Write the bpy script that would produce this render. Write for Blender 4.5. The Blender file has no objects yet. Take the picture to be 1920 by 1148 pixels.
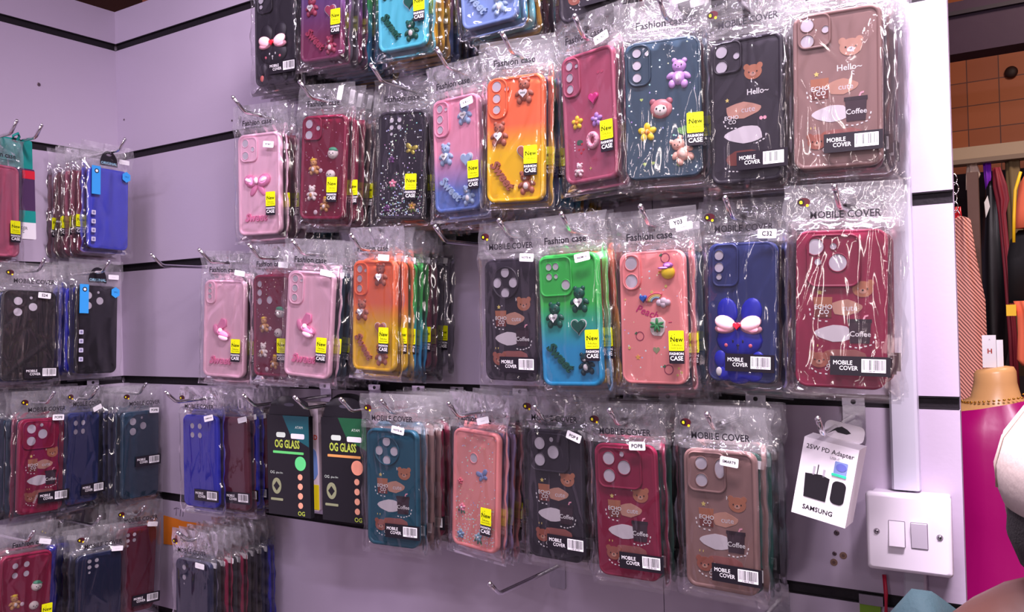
import bpy, math, random
import numpy as np
from mathutils import Matrix, Vector
R = math.radians
scene = bpy.context.scene
col = scene.collection
random.seed(7)

# ------------------------------------------------------------------ camera
cam_d = bpy.data.cameras.new('camera')
cam_d.sensor_width = 36.0
cam_d.lens = 30.24
cam_d.clip_start = 0.02
cam_d.clip_end = 60
cam = bpy.data.objects.new('camera', cam_d)
col.objects.link(cam)
yaw, pitch, roll = R(32.616), R(0.514), R(-1.605)
fw = Vector((-math.sin(yaw) * math.cos(pitch), math.cos(yaw) * math.cos(pitch), math.sin(pitch)))
rt = Vector((math.cos(yaw), math.sin(yaw), 0))
up = rt.cross(fw)
rr = rt * math.cos(roll) + up * math.sin(roll)
uu = -rt * math.sin(roll) + up * math.cos(roll)
m = Matrix((rr, uu, -fw)).transposed().to_4x4()
m.translation = Vector((1.57264, -1.02066, 1.44832))
cam.matrix_world = m
scene.camera = cam

# ------------------------------------------------------------------ world, lights, exposure
w = bpy.data.worlds.new('world')
scene.world = w
w.use_nodes = True
w.node_tree.nodes['Background'].inputs[0].default_value = (0.60, 0.44, 0.66, 1)
w.node_tree.nodes['Background'].inputs[1].default_value = 0.17


def area(name, loc, target, sx, sy, energy, color, spread=180):
    d = bpy.data.lights.new(name, 'AREA')
    d.shape = 'RECTANGLE'
    d.size, d.size_y, d.energy, d.color = sx, sy, energy, color
    d.spread = R(spread)
    o = bpy.data.objects.new(name, d)
    col.objects.link(o)
    o.location = loc
    o.rotation_euler = (Vector(target) - Vector(loc)).to_track_quat('-Z', 'Y').to_euler()
    return o


area('shop_tube_light', (1.50, -0.50, 2.50), (1.46, -0.20, 1.2), 0.8, 0.10, 35, (1.0, 0.84, 0.97), 135)
area('added_fill_light', (0.75, -1.45, 2.70), (0.75, -0.5, 0.8), 1.2, 0.06, 10, (0.86, 0.72, 1.0))  # added fill, lifts the lower left of the boards
area('added_side_lamp', (2.25, -1.25, 2.20), (1.2, 0.0, 1.4), 0.12, 0.12, 5, (1.0, 0.86, 0.96))  # small lamp added at the right for more glints on the bags
for i, (x, y) in enumerate(((0.7, -2.3), (1.7, -2.5), (2.6, -2.2))):
    area('added_glint_light_%d' % i, (x, y, 2.75), (x - .2, 0.0, 1.4), 0.18, 0.06, 2.0, (1.0, 0.86, 1.0))  # unseen small lamps added so front-facing film catches glints
for i, (x, y) in enumerate(((0.75, -2.9), (1.75, -3.0), (2.7, -2.0))):
    area('added_streak_light_%d' % i, (x, y, 1.75), (1.0, 0.0, 1.5), 0.05, 1.0, 3.0, (1.0, 0.86, 0.84))  # upright strips added behind the camera to draw long warm streaks on the film
area('shop_floor_light', (1.9, 1.3, 2.75), (1.4, 2.0, 1.4), 0.5, 0.2, 9, (1.0, 0.80, 0.66))
scene.view_settings.view_transform = 'Standard'
scene.view_settings.look = 'None'
scene.view_settings.gamma = 1
scene.view_settings.exposure = 0.62
scene.view_settings.use_curve_mapping = False
scene.cycles.transparent_max_bounces = 20
scene.cycles.max_bounces = 5
scene.cycles.caustics_reflective = False
scene.cycles.caustics_refractive = False
scene.cycles.use_denoising = True
scene.cycles.use_adaptive_sampling = True
scene.cycles.adaptive_threshold = 0.03

# ------------------------------------------------------------------ materials
_m = {}


def lin(c):
    return tuple((x / 12.92 if x <= 0.04045 else ((x + 0.055) / 1.055) ** 2.4) for x in c)


def rgb(r, g, b):
    return lin((r / 255, g / 255, b / 255))


def mat(name, c, rough=0.5, metal=0.0, spec=0.5, emit=0.0):
    if name in _m:
        return _m[name]
    k = bpy.data.materials.new(name)
    k.use_nodes = True
    b = k.node_tree.nodes['Principled BSDF']
    b.inputs['Base Color'].default_value = (*c, 1)
    b.inputs['Roughness'].default_value = rough
    b.inputs['Metallic'].default_value = metal
    b.inputs['Specular IOR Level'].default_value = spec
    if emit:
        b.inputs['Emission Color'].default_value = (*c, 1)
        b.inputs['Emission Strength'].default_value = emit
    k.diffuse_color = (*c, 1)
    _m[name] = k
    return k


def nodes(k):
    return k.node_tree.nodes, k.node_tree.links, k.node_tree.nodes['Principled BSDF']


def bumped(name, c, rough, scale, strength, spec=0.5, metal=0.0, var=0.0):
    if name in _m:
        return _m[name]
    k = mat(name, c, rough, metal, spec)
    n, l, b = nodes(k)
    t = n.new('ShaderNodeTexCoord')
    z = n.new('ShaderNodeTexNoise')
    z.inputs['Scale'].default_value = scale
    z.inputs['Detail'].default_value = 4
    bp = n.new('ShaderNodeBump')
    bp.inputs['Strength'].default_value = strength
    bp.inputs['Distance'].default_value = 0.002
    l.new(t.outputs['Object'], z.inputs['Vector'])
    l.new(z.outputs[0], bp.inputs['Height'])
    l.new(bp.outputs[0], b.inputs['Normal'])
    if var:
        z2 = n.new('ShaderNodeTexNoise')
        z2.inputs['Scale'].default_value = 5
        z2.inputs['Detail'].default_value = 5
        l.new(t.outputs['Object'], z2.inputs['Vector'])
        mx = n.new('ShaderNodeMixRGB')
        mx.inputs[1].default_value = (*[x * (1 - var) for x in c], 1)
        mx.inputs[2].default_value = (*[min(1, x * (1 + var * .5)) for x in c], 1)
        l.new(z2.outputs[0], mx.inputs[0])
        l.new(mx.outputs[0], b.inputs['Base Color'])
    return k


def gradient(name, stops, rough=0.4):
    """a case moulded in colours that run into each other from top to bottom"""
    if name in _m:
        return _m[name]
    k = mat(name, stops[0][1], rough)
    n, l, b = nodes(k)
    t = n.new('ShaderNodeTexCoord')
    s = n.new('ShaderNodeSeparateXYZ')
    cr = n.new('ShaderNodeValToRGB')
    l.new(t.outputs['Object'], s.inputs[0])
    mp = n.new('ShaderNodeMapRange')
    mp.inputs['From Min'].default_value = -0.178
    mp.inputs['From Max'].default_value = -0.025
    l.new(s.outputs['Z'], mp.inputs['Value'])
    l.new(mp.outputs[0], cr.inputs[0])
    e = cr.color_ramp.elements
    e[0].position, e[0].color = stops[0][0], (*stops[0][1], 1)
    e[1].position, e[1].color = stops[1][0], (*stops[1][1], 1)
    for p, c in stops[2:]:
        q = e.new(p)
        q.color = (*c, 1)
    l.new(cr.outputs[0], b.inputs['Base Color'])
    return k


def glitter(name, c, dens=0.12, bottom=0.0, scale=520):
    """resin back with confetti glitter, denser towards the bottom when asked"""
    if name in _m:
        return _m[name]
    k = mat(name, c, 0.35)
    n, l, b = nodes(k)
    t = n.new('ShaderNodeTexCoord')
    v = n.new('ShaderNodeTexVoronoi')
    v.inputs['Scale'].default_value = scale
    l.new(t.outputs['Object'], v.inputs['Vector'])
    s = n.new('ShaderNodeSeparateColor')
    l.new(v.outputs['Color'], s.inputs[0])
    th = n.new('ShaderNodeMath')
    th.operation = 'LESS_THAN'
    l.new(s.outputs[0], th.inputs[0])
    if bottom:
        sx = n.new('ShaderNodeSeparateXYZ')
        l.new(t.outputs['Object'], sx.inputs[0])
        mp = n.new('ShaderNodeMapRange')
        mp.inputs['From Min'].default_value = -0.178
        mp.inputs['From Max'].default_value = -0.105
        mp.inputs['To Min'].default_value = bottom
        mp.inputs['To Max'].default_value = dens
        l.new(sx.outputs['Z'], mp.inputs['Value'])
        l.new(mp.outputs[0], th.inputs[1])
    else:
        th.inputs[1].default_value = dens
    d = n.new('ShaderNodeMath')
    d.operation = 'LESS_THAN'
    d.inputs[1].default_value = 0.42
    l.new(v.outputs['Distance'], d.inputs[0])
    mu = n.new('ShaderNodeMath')
    mu.operation = 'MULTIPLY'
    l.new(th.outputs[0], mu.inputs[0])
    l.new(d.outputs[0], mu.inputs[1])
    hs = n.new('ShaderNodeCombineColor')
    hs.mode = 'HSV'
    l.new(s.outputs[1], hs.inputs[0])
    sat = n.new('ShaderNodeMath')
    sat.operation = 'MULTIPLY'
    sat.inputs[1].default_value = 0.6
    l.new(s.outputs[2], sat.inputs[0])
    l.new(sat.outputs[0], hs.inputs[1])
    hs.inputs[2].default_value = 1.0
    mx = n.new('ShaderNodeMixRGB')
    mx.inputs[1].default_value = (*c, 1)
    l.new(mu.outputs[0], mx.inputs[0])
    l.new(hs.outputs[0], mx.inputs[2])
    l.new(mx.outputs[0], b.inputs['Base Color'])
    return k


def film(name, veil, rough, scale, bump_k, stretch, refl=.75):
    """thin clear plastic: mostly see-through, sharp reflections, creased into facets"""
    k = bpy.data.materials.new(name)
    k.use_nodes = True
    n, l = k.node_tree.nodes, k.node_tree.links
    n.remove(n['Principled BSDF'])
    out = n['Material Output']
    t = n.new('ShaderNodeTexCoord')
    oi = n.new('ShaderNodeObjectInfo')
    mp = n.new('ShaderNodeMapping')
    mp.inputs['Scale'].default_value = (1, 1, stretch)
    sc_ = n.new('ShaderNodeVectorMath')
    sc_.operation = 'SCALE'
    sc_.inputs[0].default_value = (3.1, 1.7, 2.3)
    l.new(oi.outputs['Random'], sc_.inputs['Scale'])
    l.new(t.outputs['Object'], mp.inputs['Vector'])
    l.new(sc_.outputs[0], mp.inputs['Location'])
    z = n.new('ShaderNodeTexNoise')
    z.noise_type = 'RIDGED_MULTIFRACTAL'
    z.inputs['Scale'].default_value = scale
    z.inputs['Detail'].default_value = 1
    l.new(mp.outputs[0], z.inputs['Vector'])
    bp = n.new('ShaderNodeBump')
    bp.inputs['Strength'].default_value = bump_k
    bp.inputs['Distance'].default_value = 0.35 / scale
    l.new(z.outputs[0], bp.inputs['Height'])
    tr = n.new('ShaderNodeBsdfTransparent')
    tr.inputs[0].default_value = (1, 1, 1, 1)
    gl = n.new('ShaderNodeBsdfGlossy')
    gl.inputs['Roughness'].default_value = rough
    gl.inputs[0].default_value = (1, 1, 1, 1)
    l.new(bp.outputs[0], gl.inputs['Normal'])
    df = n.new('ShaderNodeBsdfDiffuse')
    df.inputs[0].default_value = (0.96, 0.95, 0.98, 1)
    lw = n.new('ShaderNodeFresnel')
    lw.inputs[0].default_value = 1.5
    ml = n.new('ShaderNodeMath')
    ml.operation = 'MULTIPLY_ADD'
    ml.inputs[1].default_value = refl
    ml.inputs[2].default_value = 0.045
    l.new(lw.outputs[0], ml.inputs[0])
    m1 = n.new('ShaderNodeMixShader')
    m1.inputs[0].default_value = veil
    l.new(tr.outputs[0], m1.inputs[1])
    tl_ = n.new('ShaderNodeBsdfTranslucent')
    tl_.inputs[0].default_value = (0.96, 0.95, 0.98, 1)
    m0 = n.new('ShaderNodeMixShader')
    l.new(df.outputs[0], m0.inputs[1])
    l.new(tl_.outputs[0], m0.inputs[2])
    l.new(m0.outputs[0], m1.inputs[2])
    m2 = n.new('ShaderNodeMixShader')
    l.new(ml.outputs[0], m2.inputs[0])
    l.new(m1.outputs[0], m2.inputs[1])
    l.new(gl.outputs[0], m2.inputs[2])
    l.new(m2.outputs[0], out.inputs['Surface'])
    _m[name] = k
    return k


FILM = film('clear_film', 0.008, 0.08, 34, 0.30, 0.35)
HEAD = film('milky_film', 0.085, 0.09, 60, 0.9, 0.8, .60)
WALL = bumped('lavender_laminate', (0.475, 0.40, 0.515), 0.38, 180, 0.06, 0.35, 0, 0.06)
CHANNEL = bumped('black_channel', (0.012, 0.009, 0.013), 0.6, 200, 0.3, 0.25)
CHIP = mat('chipboard', rgb(150, 120, 95), 0.9)
CHROME = mat('chrome', (0.78, 0.76, 0.80), 0.16, 1.0)
STEEL = bumped('zinc_plate', (0.62, 0.60, 0.66), 0.32, 300, 0.1, 0.5, 1.0)
WHITE = mat('white_print', (0.86, 0.84, 0.86), 0.5)
PAPER = mat('white_label', (0.74, 0.73, 0.75), 0.6, 0, 0.3)
INK = mat('black_print', (0.012, 0.010, 0.014), 0.4)
LABEL = mat('black_label', (0.010, 0.008, 0.012), 0.3)
YELLOW = mat('acid_yellow', rgb(206, 212, 10), 0.6, 0, 0.2)
OLIVE = mat('olive_print', rgb(44, 48, 4), 0.7, 0, 0.1)
HOLE = mat('card_seen_through_opening', rgb(205, 198, 210), 0.6)
C = dict(
    maroon=mat('maroon_silicone', rgb(138, 22, 62), 0.42),
    wine=mat('wine_silicone', rgb(98, 22, 44), 0.42),
    black=mat('black_silicone', rgb(42, 36, 48), 0.42),
    jet=mat('jet_silicone', rgb(24, 21, 28), 0.42),
    navy=mat('navy_silicone', rgb(26, 34, 66), 0.42),
    blue=mat('blue_silicone', rgb(44, 56, 112), 0.42),
    royal=mat('royal_silicone', rgb(34, 44, 190), 0.4),
    violet=mat('violet_blue_silicone', rgb(58, 66, 190), 0.4),
    teal=mat('teal_silicone', rgb(18, 84, 106), 0.42),
    dteal=mat('dark_teal_silicone', rgb(34, 62, 82), 0.42),
    green=mat('deep_green_silicone', rgb(20, 84, 74), 0.42),
    brown=mat('taupe_silicone', rgb(146, 112, 108), 0.45),
    pink=mat('baby_pink_silicone', rgb(255, 200, 222), 0.35),
    peach=mat('peach_pink_silicone', rgb(250, 150, 150), 0.4),
    rose=mat('rose_silicone', rgb(176, 84, 110), 0.4),
    lav=mat('lavender_silicone', rgb(168, 150, 204), 0.4),
    grey=mat('smoke_silicone', rgb(96, 92, 104), 0.4),
    orange=mat('orange_silicone', rgb(246, 110, 66), 0.4),
    yellow=mat('yellow_silicone', rgb(240, 178, 8), 0.4),
    sunset=gradient('orange_to_yellow', [(0.40, rgb(250, 196, 8)), (0.62, rgb(252, 116, 70))]),
    lagoon=gradient('green_to_blue', [(0.28, rgb(44, 160, 214)), (0.62, rgb(62, 200, 86))]),
    candy=gradient('pink_to_blue', [(0.22, rgb(98, 128, 200)), (0.55, rgb(246, 160, 186))]),
    plum=gradient('violet_to_plum', [(0.20, rgb(128, 52, 90)), (0.75, rgb(92, 82, 150))]),
    cyan=mat('cyan_silicone', rgb(92, 208, 230), 0.4),
    sky=mat('powder_blue_silicone', rgb(128, 156, 216), 0.4),
    winegl=glitter('wine_glitter', rgb(120, 24, 52), 0.03),
    blackgl=glitter('black_glitter', rgb(38, 32, 46), 0.12, 0.75, 400),
    peachgl=glitter('peach_glitter', rgb(250, 158, 152), 0.10, 0.55, 430),
    tealgl=glitter('teal_glitter', rgb(44, 70, 90), 0.035, 0, 430),
    peachdots=glitter('peach_specks', rgb(250, 152, 150), 0.025, 0, 430),
)


# ------------------------------------------------------------------ mesh helpers
class MB:
    """collects shapes into one mesh"""

    def __init__(s):
        s.v, s.f, s.k, s.mats, s.sm = [], [], [], [], []

    def mi(s, m_):
        if m_ not in s.mats:
            s.mats.append(m_)
        return s.mats.index(m_)

    def add(s, vs, fs, m_, smooth=False):
        o = len(s.v)
        s.v += [tuple(p) for p in vs]
        i = s.mi(m_)
        for f in fs:
            s.f.append(tuple(o + q for q in f))
            s.k.append(i)
            s.sm.append(smooth)

    def box(s, x0, x1, y0, y1, z0, z1, m_):
        vs = [(x, y, z) for x in (x0, x1) for y in (y0, y1) for z in (z0, z1)]
        s.add(vs, [(0, 1, 3, 2), (4, 6, 7, 5), (0, 4, 5, 1), (2, 3, 7, 6), (0, 2, 6, 4), (1, 5, 7, 3)], m_)

    def loft(s, loops, m_, smooth=True, cap0=True, cap1=True):
        n = len(loops[0])
        vs = [p for lp in loops for p in lp]
        fs = []
        for i in range(len(loops) - 1):
            for j in range(n):
                a, b = i * n + j, i * n + (j + 1) % n
                fs.append((a, b, b + n, a + n))
        s.add(vs, fs, m_, smooth)
        o = len(s.v) - len(vs)
        k = s.mi(m_)
        if cap0:
            s.f.append(tuple(o + j for j in reversed(range(n)))); s.k.append(k); s.sm.append(False)
        if cap1:
            s.f.append(tuple(o + (len(loops) - 1) * n + j for j in range(n))); s.k.append(k); s.sm.append(False)

    def slab(s, pts, y0, y1, m_, bev=0.0):
        """pts: (x, z) outline, y0 back, y1 front (smaller y)"""
        cx = sum(p[0] for p in pts) / len(pts)
        cz = sum(p[1] for p in pts) / len(pts)
        lp = [[(x, y0, z) for x, z in pts]]
        if bev:
            lp.append([(x, y1 + bev, z) for x, z in pts])
            w_ = max(abs(p[0] - cx) for p in pts) + 1e-9
            q = 1 - bev / w_
            lp.append([(cx + (x - cx) * q, y1, cz + (z - cz) * q) for x, z in pts])
        else:
            lp.append([(x, y1, z) for x, z in pts])
        s.loft(lp, m_, smooth=bool(bev))

    def ell(s, cx, cy, cz, rx, ry, rz, m_, rot=0.0, seg=14, rings=8):
        vs, fs = [], []
        ca, sa = math.cos(rot), math.sin(rot)
        for i in range(rings + 1):
            th = math.pi * i / rings
            for j in range(seg):
                ph = 2 * math.pi * j / seg
                x = rx * math.sin(th) * math.cos(ph)
                y = ry * math.sin(th) * math.sin(ph)
                z = rz * math.cos(th)
                vs.append((cx + x * ca - z * sa, cy + y, cz + x * sa + z * ca))
        for i in range(rings):
            for j in range(seg):
                a, b = i * seg + j, i * seg + (j + 1) % seg
                fs.append((a, b, b + seg, a + seg))
        s.add(vs, fs, m_, True)

    def tube(s, pts, r, m_, seg=10, taper=None):
        loops = []
        P = [Vector(p) for p in pts]
        for i, p in enumerate(P):
            d = (P[min(i + 1, len(P) - 1)] - P[max(i - 1, 0)]).normalized()
            a = d.cross(Vector((0, 0, 1)))
            if a.length < 1e-3:
                a = d.cross(Vector((0, 1, 0)))
            a.normalize()
            b = d.cross(a)
            q = taper[i] if taper else r
            loops.append([tuple(p + a * q * math.cos(t) + b * q * math.sin(t)) for t in
                          [2 * math.pi * j / seg for j in range(seg)]])
        s.loft(loops, m_)

    def text(s, txt, x, z, size, m_, y=0.0, rot=0.0, align='CENTER', bold=0.0, thick=0.0, sx=1.0, shear=0.0):
        vs, fs = text_geo(txt, align, bold, thick / size if thick else 0.0, shear)
        ca, sa = math.cos(rot), math.sin(rot)
        out = []
        for px_, py_, pz_ in vs:
            a, b = px_ * size * sx, py_ * size
            out.append((x + a * ca - b * sa, y - pz_ * size, z + a * sa + b * ca))
        s.add(out, fs, m_)

    def build(s, name, parent=None, smooth=None):
        me = bpy.data.meshes.new(name)
        me.from_pydata(s.v, [], s.f)
        for q in s.mats:
            me.materials.append(q)
        me.polygons.foreach_set('material_index', s.k)
        me.polygons.foreach_set('use_smooth', s.sm)
        me.update()
        return link(name, me, parent)


def link(name, me, parent=None):
    o = bpy.data.objects.new(name, me)
    col.objects.link(o)
    if parent:
        o.parent = parent
    return o


_tg = {}


def text_geo(txt, align, bold, thick, shear):
    key = (txt, align, bold, round(thick, 4), shear)
    if key in _tg:
        return _tg[key]
    cu = bpy.data.curves.new('t', 'FONT')
    cu.body = txt
    cu.align_x = align
    cu.align_y = 'CENTER'
    cu.offset = bold
    cu.extrude = thick
    cu.shear = shear
    cu.resolution_u = 2
    cu.space_line = 0.8
    o = bpy.data.objects.new('t', cu)
    col.objects.link(o)
    dg = bpy.context.evaluated_depsgraph_get()
    me = o.evaluated_get(dg).to_mesh()
    vs = [tuple(v.co) for v in me.vertices]
    fs = [tuple(p.vertices) for p in me.polygons]
    o.evaluated_get(dg).to_mesh_clear()
    bpy.data.objects.remove(o)
    bpy.data.curves.remove(cu)
    _tg[key] = (vs, fs)
    return _tg[key]


def rrect(cx, cz, w_, h, r, n=5):
    r = min(r, w_ / 2 - 1e-5, h / 2 - 1e-5)
    pts = []
    for qx, qz, a0 in ((1, 1, 0), (-1, 1, 90), (-1, -1, 180), (1, -1, 270)):
        for i in range(n + 1):
            a = R(a0 + 90 * i / n)
            pts.append((cx + qx * (w_ / 2 - r) + r * math.cos(a), cz + qz * (h / 2 - r) + r * math.sin(a)))
    return pts


def circ(cx, cz, rx, rz=None, n=18):
    rz = rz or rx
    return [(cx + rx * math.cos(2 * math.pi * i / n), cz + rz * math.sin(2 * math.pi * i / n)) for i in range(n)]


def heart(cx, cz, s_, rot=0.0, n=24):
    out = []
    for i in range(n):
        t = 2 * math.pi * i / n
        x = 16 * math.sin(t) ** 3 / 17 * s_
        z = (13 * math.cos(t) - 5 * math.cos(2 * t) - 2 * math.cos(3 * t) - math.cos(4 * t)) / 17 * s_
        out.append((cx + x * math.cos(rot) - z * math.sin(rot), cz + x * math.sin(rot) + z * math.cos(rot)))
    return out[::-1]


def star(cx, cz, s_, k=5, q=0.5, rot=0.0):
    return [(cx + (s_ if i % 2 == 0 else s_ * q) * math.sin(rot + math.pi * i / k),
             cz + (s_ if i % 2 == 0 else s_ * q) * math.cos(rot + math.pi * i / k)) for i in range(2 * k)][::-1]


def blob(cx, cz, w_, h, seed, n=16, point=0):
    rnd = random.Random(seed)
    out = []
    for i in range(n):
        t = 2 * math.pi * i / n
        q = 1 + rnd.uniform(-0.07, 0.07)
        x = w_ / 2 * math.copysign(abs(math.cos(t)) ** 0.8, math.cos(t)) * q
        z = h / 2 * math.copysign(abs(math.sin(t)) ** 0.7, math.sin(t)) * q
        if point and x * point > 0:
            z *= 1 - 0.55 * abs(x) / (w_ / 2)
        out.append((cx + x, cz + z))
    return out


def tag(o, label=None, cat=None, group=None, kind=None):
    if label:
        o['label'] = label
    if cat:
        o['category'] = cat
    if group:
        o['group'] = group
    if kind:
        o['kind'] = kind
    return o


def empty(name, loc, rot=(0, 0, 0)):
    o = bpy.data.objects.new(name, None)
    col.objects.link(o)
    o.empty_display_size = 0.02
    o.location = loc
    o.rotation_euler = rot
    return o


# ------------------------------------------------------------------ the room
SLOT, G = 0.22, 0.0145
ZS = [2.0 - SLOT * k for k in range(10)]      # heights of the slots
XE, TOP, LY = 1.478, 2.071, -1.3


def slat_wall(name, panels, axis):
    b = MB()
    edges = [TOP] + sum([[z + G / 2, z - G / 2] for z in ZS], []) + [0.0]
    for a0, a1 in panels:
        for i in range(0, len(edges), 2):
            z1, z0 = edges[i], edges[i + 1]
            if z1 - z0 < 0.004:
                continue
            if axis == 'x':
                b.box(a0, a1, 0, 0.009, z0, z1, WALL)
            else:
                b.box(-0.009, 0, a0, a1, z0, z1, WALL)
    if axis == 'x':
        b.box(0, XE - .0005, 0.009, 0.018, 0, TOP, WALL)
    else:
        b.box(-0.018, -0.009, LY, 0.018, 0, TOP, WALL)
    return tag(b.build(name), kind='structure')


slat_wall('wall_back', [(0, 1.1355), (1.1365, XE)], 'x')
slat_wall('wall_left', [(LY, 0)], 'y')
for i, z in enumerate(ZS):
    b = MB()
    b.box(0.0, XE - 0.0008, 0.0035, 0.0089, z - G / 2 + .0001, z + G / 2 - .0001, CHANNEL)
    b.box(0.0, XE - 0.0008, 0.0004, 0.0035, z - G / 2 + .0001, z - G / 2 + .0016, CHANNEL)
    b.box(0.0, XE - 0.0008, 0.0004, 0.0035, z + G / 2 - .0016, z + G / 2 - .0001, CHANNEL)
    b.box(-0.0089, -0.0035, LY, 0.0, z - G / 2 + .0001, z + G / 2 - .0001, CHANNEL)
    b.box(-0.0035, -0.0004, LY, 0.0, z - G / 2 + .0001, z - G / 2 + .0016, CHANNEL)
    b.box(-0.0035, -0.0004, LY, 0.0, z + G / 2 - .0016, z + G / 2 - .0001, CHANNEL)
    tag(b.build('trim_%d' % (i + 1)), kind='structure')
b = MB()
b.box(-3, 4, -4, 5, -0.05, 0, bumped('floor_tile', rgb(120, 108, 110), 0.5, 20, 0.1))
tag(b.build('floor'), kind='structure')
b = MB()
b.box(-3, 4, -4, 5, 3.0, 3.05, mat('dark_ceiling', rgb(120, 100, 105), 0.8))
tag(b.build('ceiling'), kind='structure')

# dark timber seen over the corner of the boards
WOOD = bumped('dark_timber', rgb(70, 38, 30), 0.7, 40, 0.4, 0.3, 0, 0.3)
POST = bumped('brown_post', rgb(150, 88, 66), 0.6, 60, 0.4, 0.3, 0, 0.3)
b = MB()
b.box(-1.4, 1.1, 0.40, 0.44, 0, 3.0, WOOD)
tag(b.build('wall_behind_boards'), kind='structure')
b = MB()
b.box(-0.055, 0.015, 0.10, 0.17, 0, 3.0, POST)
tag(b.build('column_corner'), kind='structure')


# ------------------------------------------------------------------ wall screws, plug holes
def screw(x, z, r=0.0032, wall='B', label=''):
    b = MB()
    f = (lambda c, k, y: [(p, y, q) for p, q in circ(x, z, c * k)]) if wall == 'B' else \
        (lambda c, k, y: [(-y, x + (p - x), q) for p, q in circ(x, z, c * k)])
    b.loft([f(r, 1, -0.0002), f(r, 1, -0.0007), f(r, .7, -0.0010)], mat('screw_head', rgb(110, 92, 100), 0.35, 0.8))
    b.loft([f(r, .35, -0.0009), f(r, .3, -0.0012)], INK)
    return tag(b.build('screw'), label, 'screw')


screw(-0.155, 1.894, wall='L', label='small screw head in the left board near the corner, upper panel')
screw(0.023, 1.853, 0.0018, label='tiny screw in the back board just right of the corner')
screw(0.341, 1.805, 0.0018, label='tiny screw in the back board below the upper left hook tip')
screw(1.349, 1.189, 0.0030, label='screw in the white board above the cluster of brown plug holes')
screw(1.346, 1.165, 0.0024, label='small screw beside the two brown plugged holes below the charger box')
screw(1.349, 1.222, 0.0024, label='screw half hidden under the hanging charger box')
for (x, z, r, lb) in ((1.3555, 1.164, 0.0040, 'round brown plugged hole, upper one right of the small screw'),
                      (1.345, 1.155, 0.0040, 'round brown plugged hole, lower one near the bottom slot')):
    b = MB()
    b.slab(circ(x, z, r), -0.0001, -0.0006, mat('wood_plug', rgb(120, 92, 80), 0.8))
    b.slab(circ(x, z, r * .45), -0.0005, -0.0008, mat('wood_plug_core', rgb(90, 66, 60), 0.8))
    tag(b.build('hole_plug'), lb, 'hole plug')


# ------------------------------------------------------------------ hooks
def make_hook(label, wall, pos, z, L=0.15, droop=0.0, plate_only=False):
    """root at the slot, local -y points out of the wall"""
    root = empty('wall_hook', (pos, 0, z) if wall == 'B' else (0, pos, z), (0, 0, 0 if wall == 'B' else R(90)))
    tag(root, label, 'hook', 'metal display hooks in the slatwall')
    b = MB()
    pts = rrect(0, -0.023, 0.024, 0.050, 0.003, 3)
    b.slab(pts, -0.0004, -0.0020, STEEL)
    b.box(-0.012, 0.012, -0.0040, -0.0004, -0.0055, 0.0035, CHROME)
    b.slab(circ(0, -0.001, 0.0028), -0.0039, -0.0043, INK)
    b.build('back_plate', root)
    b = MB()
    if not plate_only:
        zz = -0.018
        pts = [(0, -0.002, zz), (0, -L * .5, zz - droop * .4), (0, -L + .004, zz - droop), (0, -L - .002, zz + .002 - droop),
               (0, -L - .010, zz + .009 - droop), (0, -L - .019, zz + .017 - droop)]
        b.tube(pts, 0.0028, CHROME, 10)
        b.ell(0, -L - .0195, zz + .0175 - droop, .0031, .0031, .0031, CHROME)
        b.build('prong', root)
    return root


# ------------------------------------------------------------------ packs: shared pieces
HT = 0.025      # case top below the hanging hole


def case_geo(b, W, H, m_, rim=0.0016, edge=0.0048, face=None, r=0.0115):
    cz = -HT - H / 2

    def lp(i, y):
        return [(x, y, z) for x, z in rrect(0, cz, W - 2 * i, H - 2 * i, max(r - i, .002), 6)]
    yf = -0.0036
    b.loft([lp(.0022, .0050), lp(.0006, .0042), lp(0, .0022), lp(0, -.0030), lp(.0006, yf - rim * .7), lp(.0016, yf - rim),
            lp(edge * .75, yf - rim), lp(edge, yf)], m_, cap1=False)
    b.loft([lp(edge, yf), lp(edge + .0003, yf)], face or m_, smooth=False, cap0=False)


_cases = {}


def case_mesh(W, H, color, face, flat):
    key = (round(W, 3), round(H, 3), color, face, flat)
    if key not in _cases:
        b = MB()
        case_geo(b, W, H, C[color], 0.0003 if flat else 0.0016, 0.003 if flat else 0.0048, C[face] if face else None)
        o = b.build('phone_case')
        _cases[key] = o.data
        bpy.data.objects.remove(o)
    return _cases[key]


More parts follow.
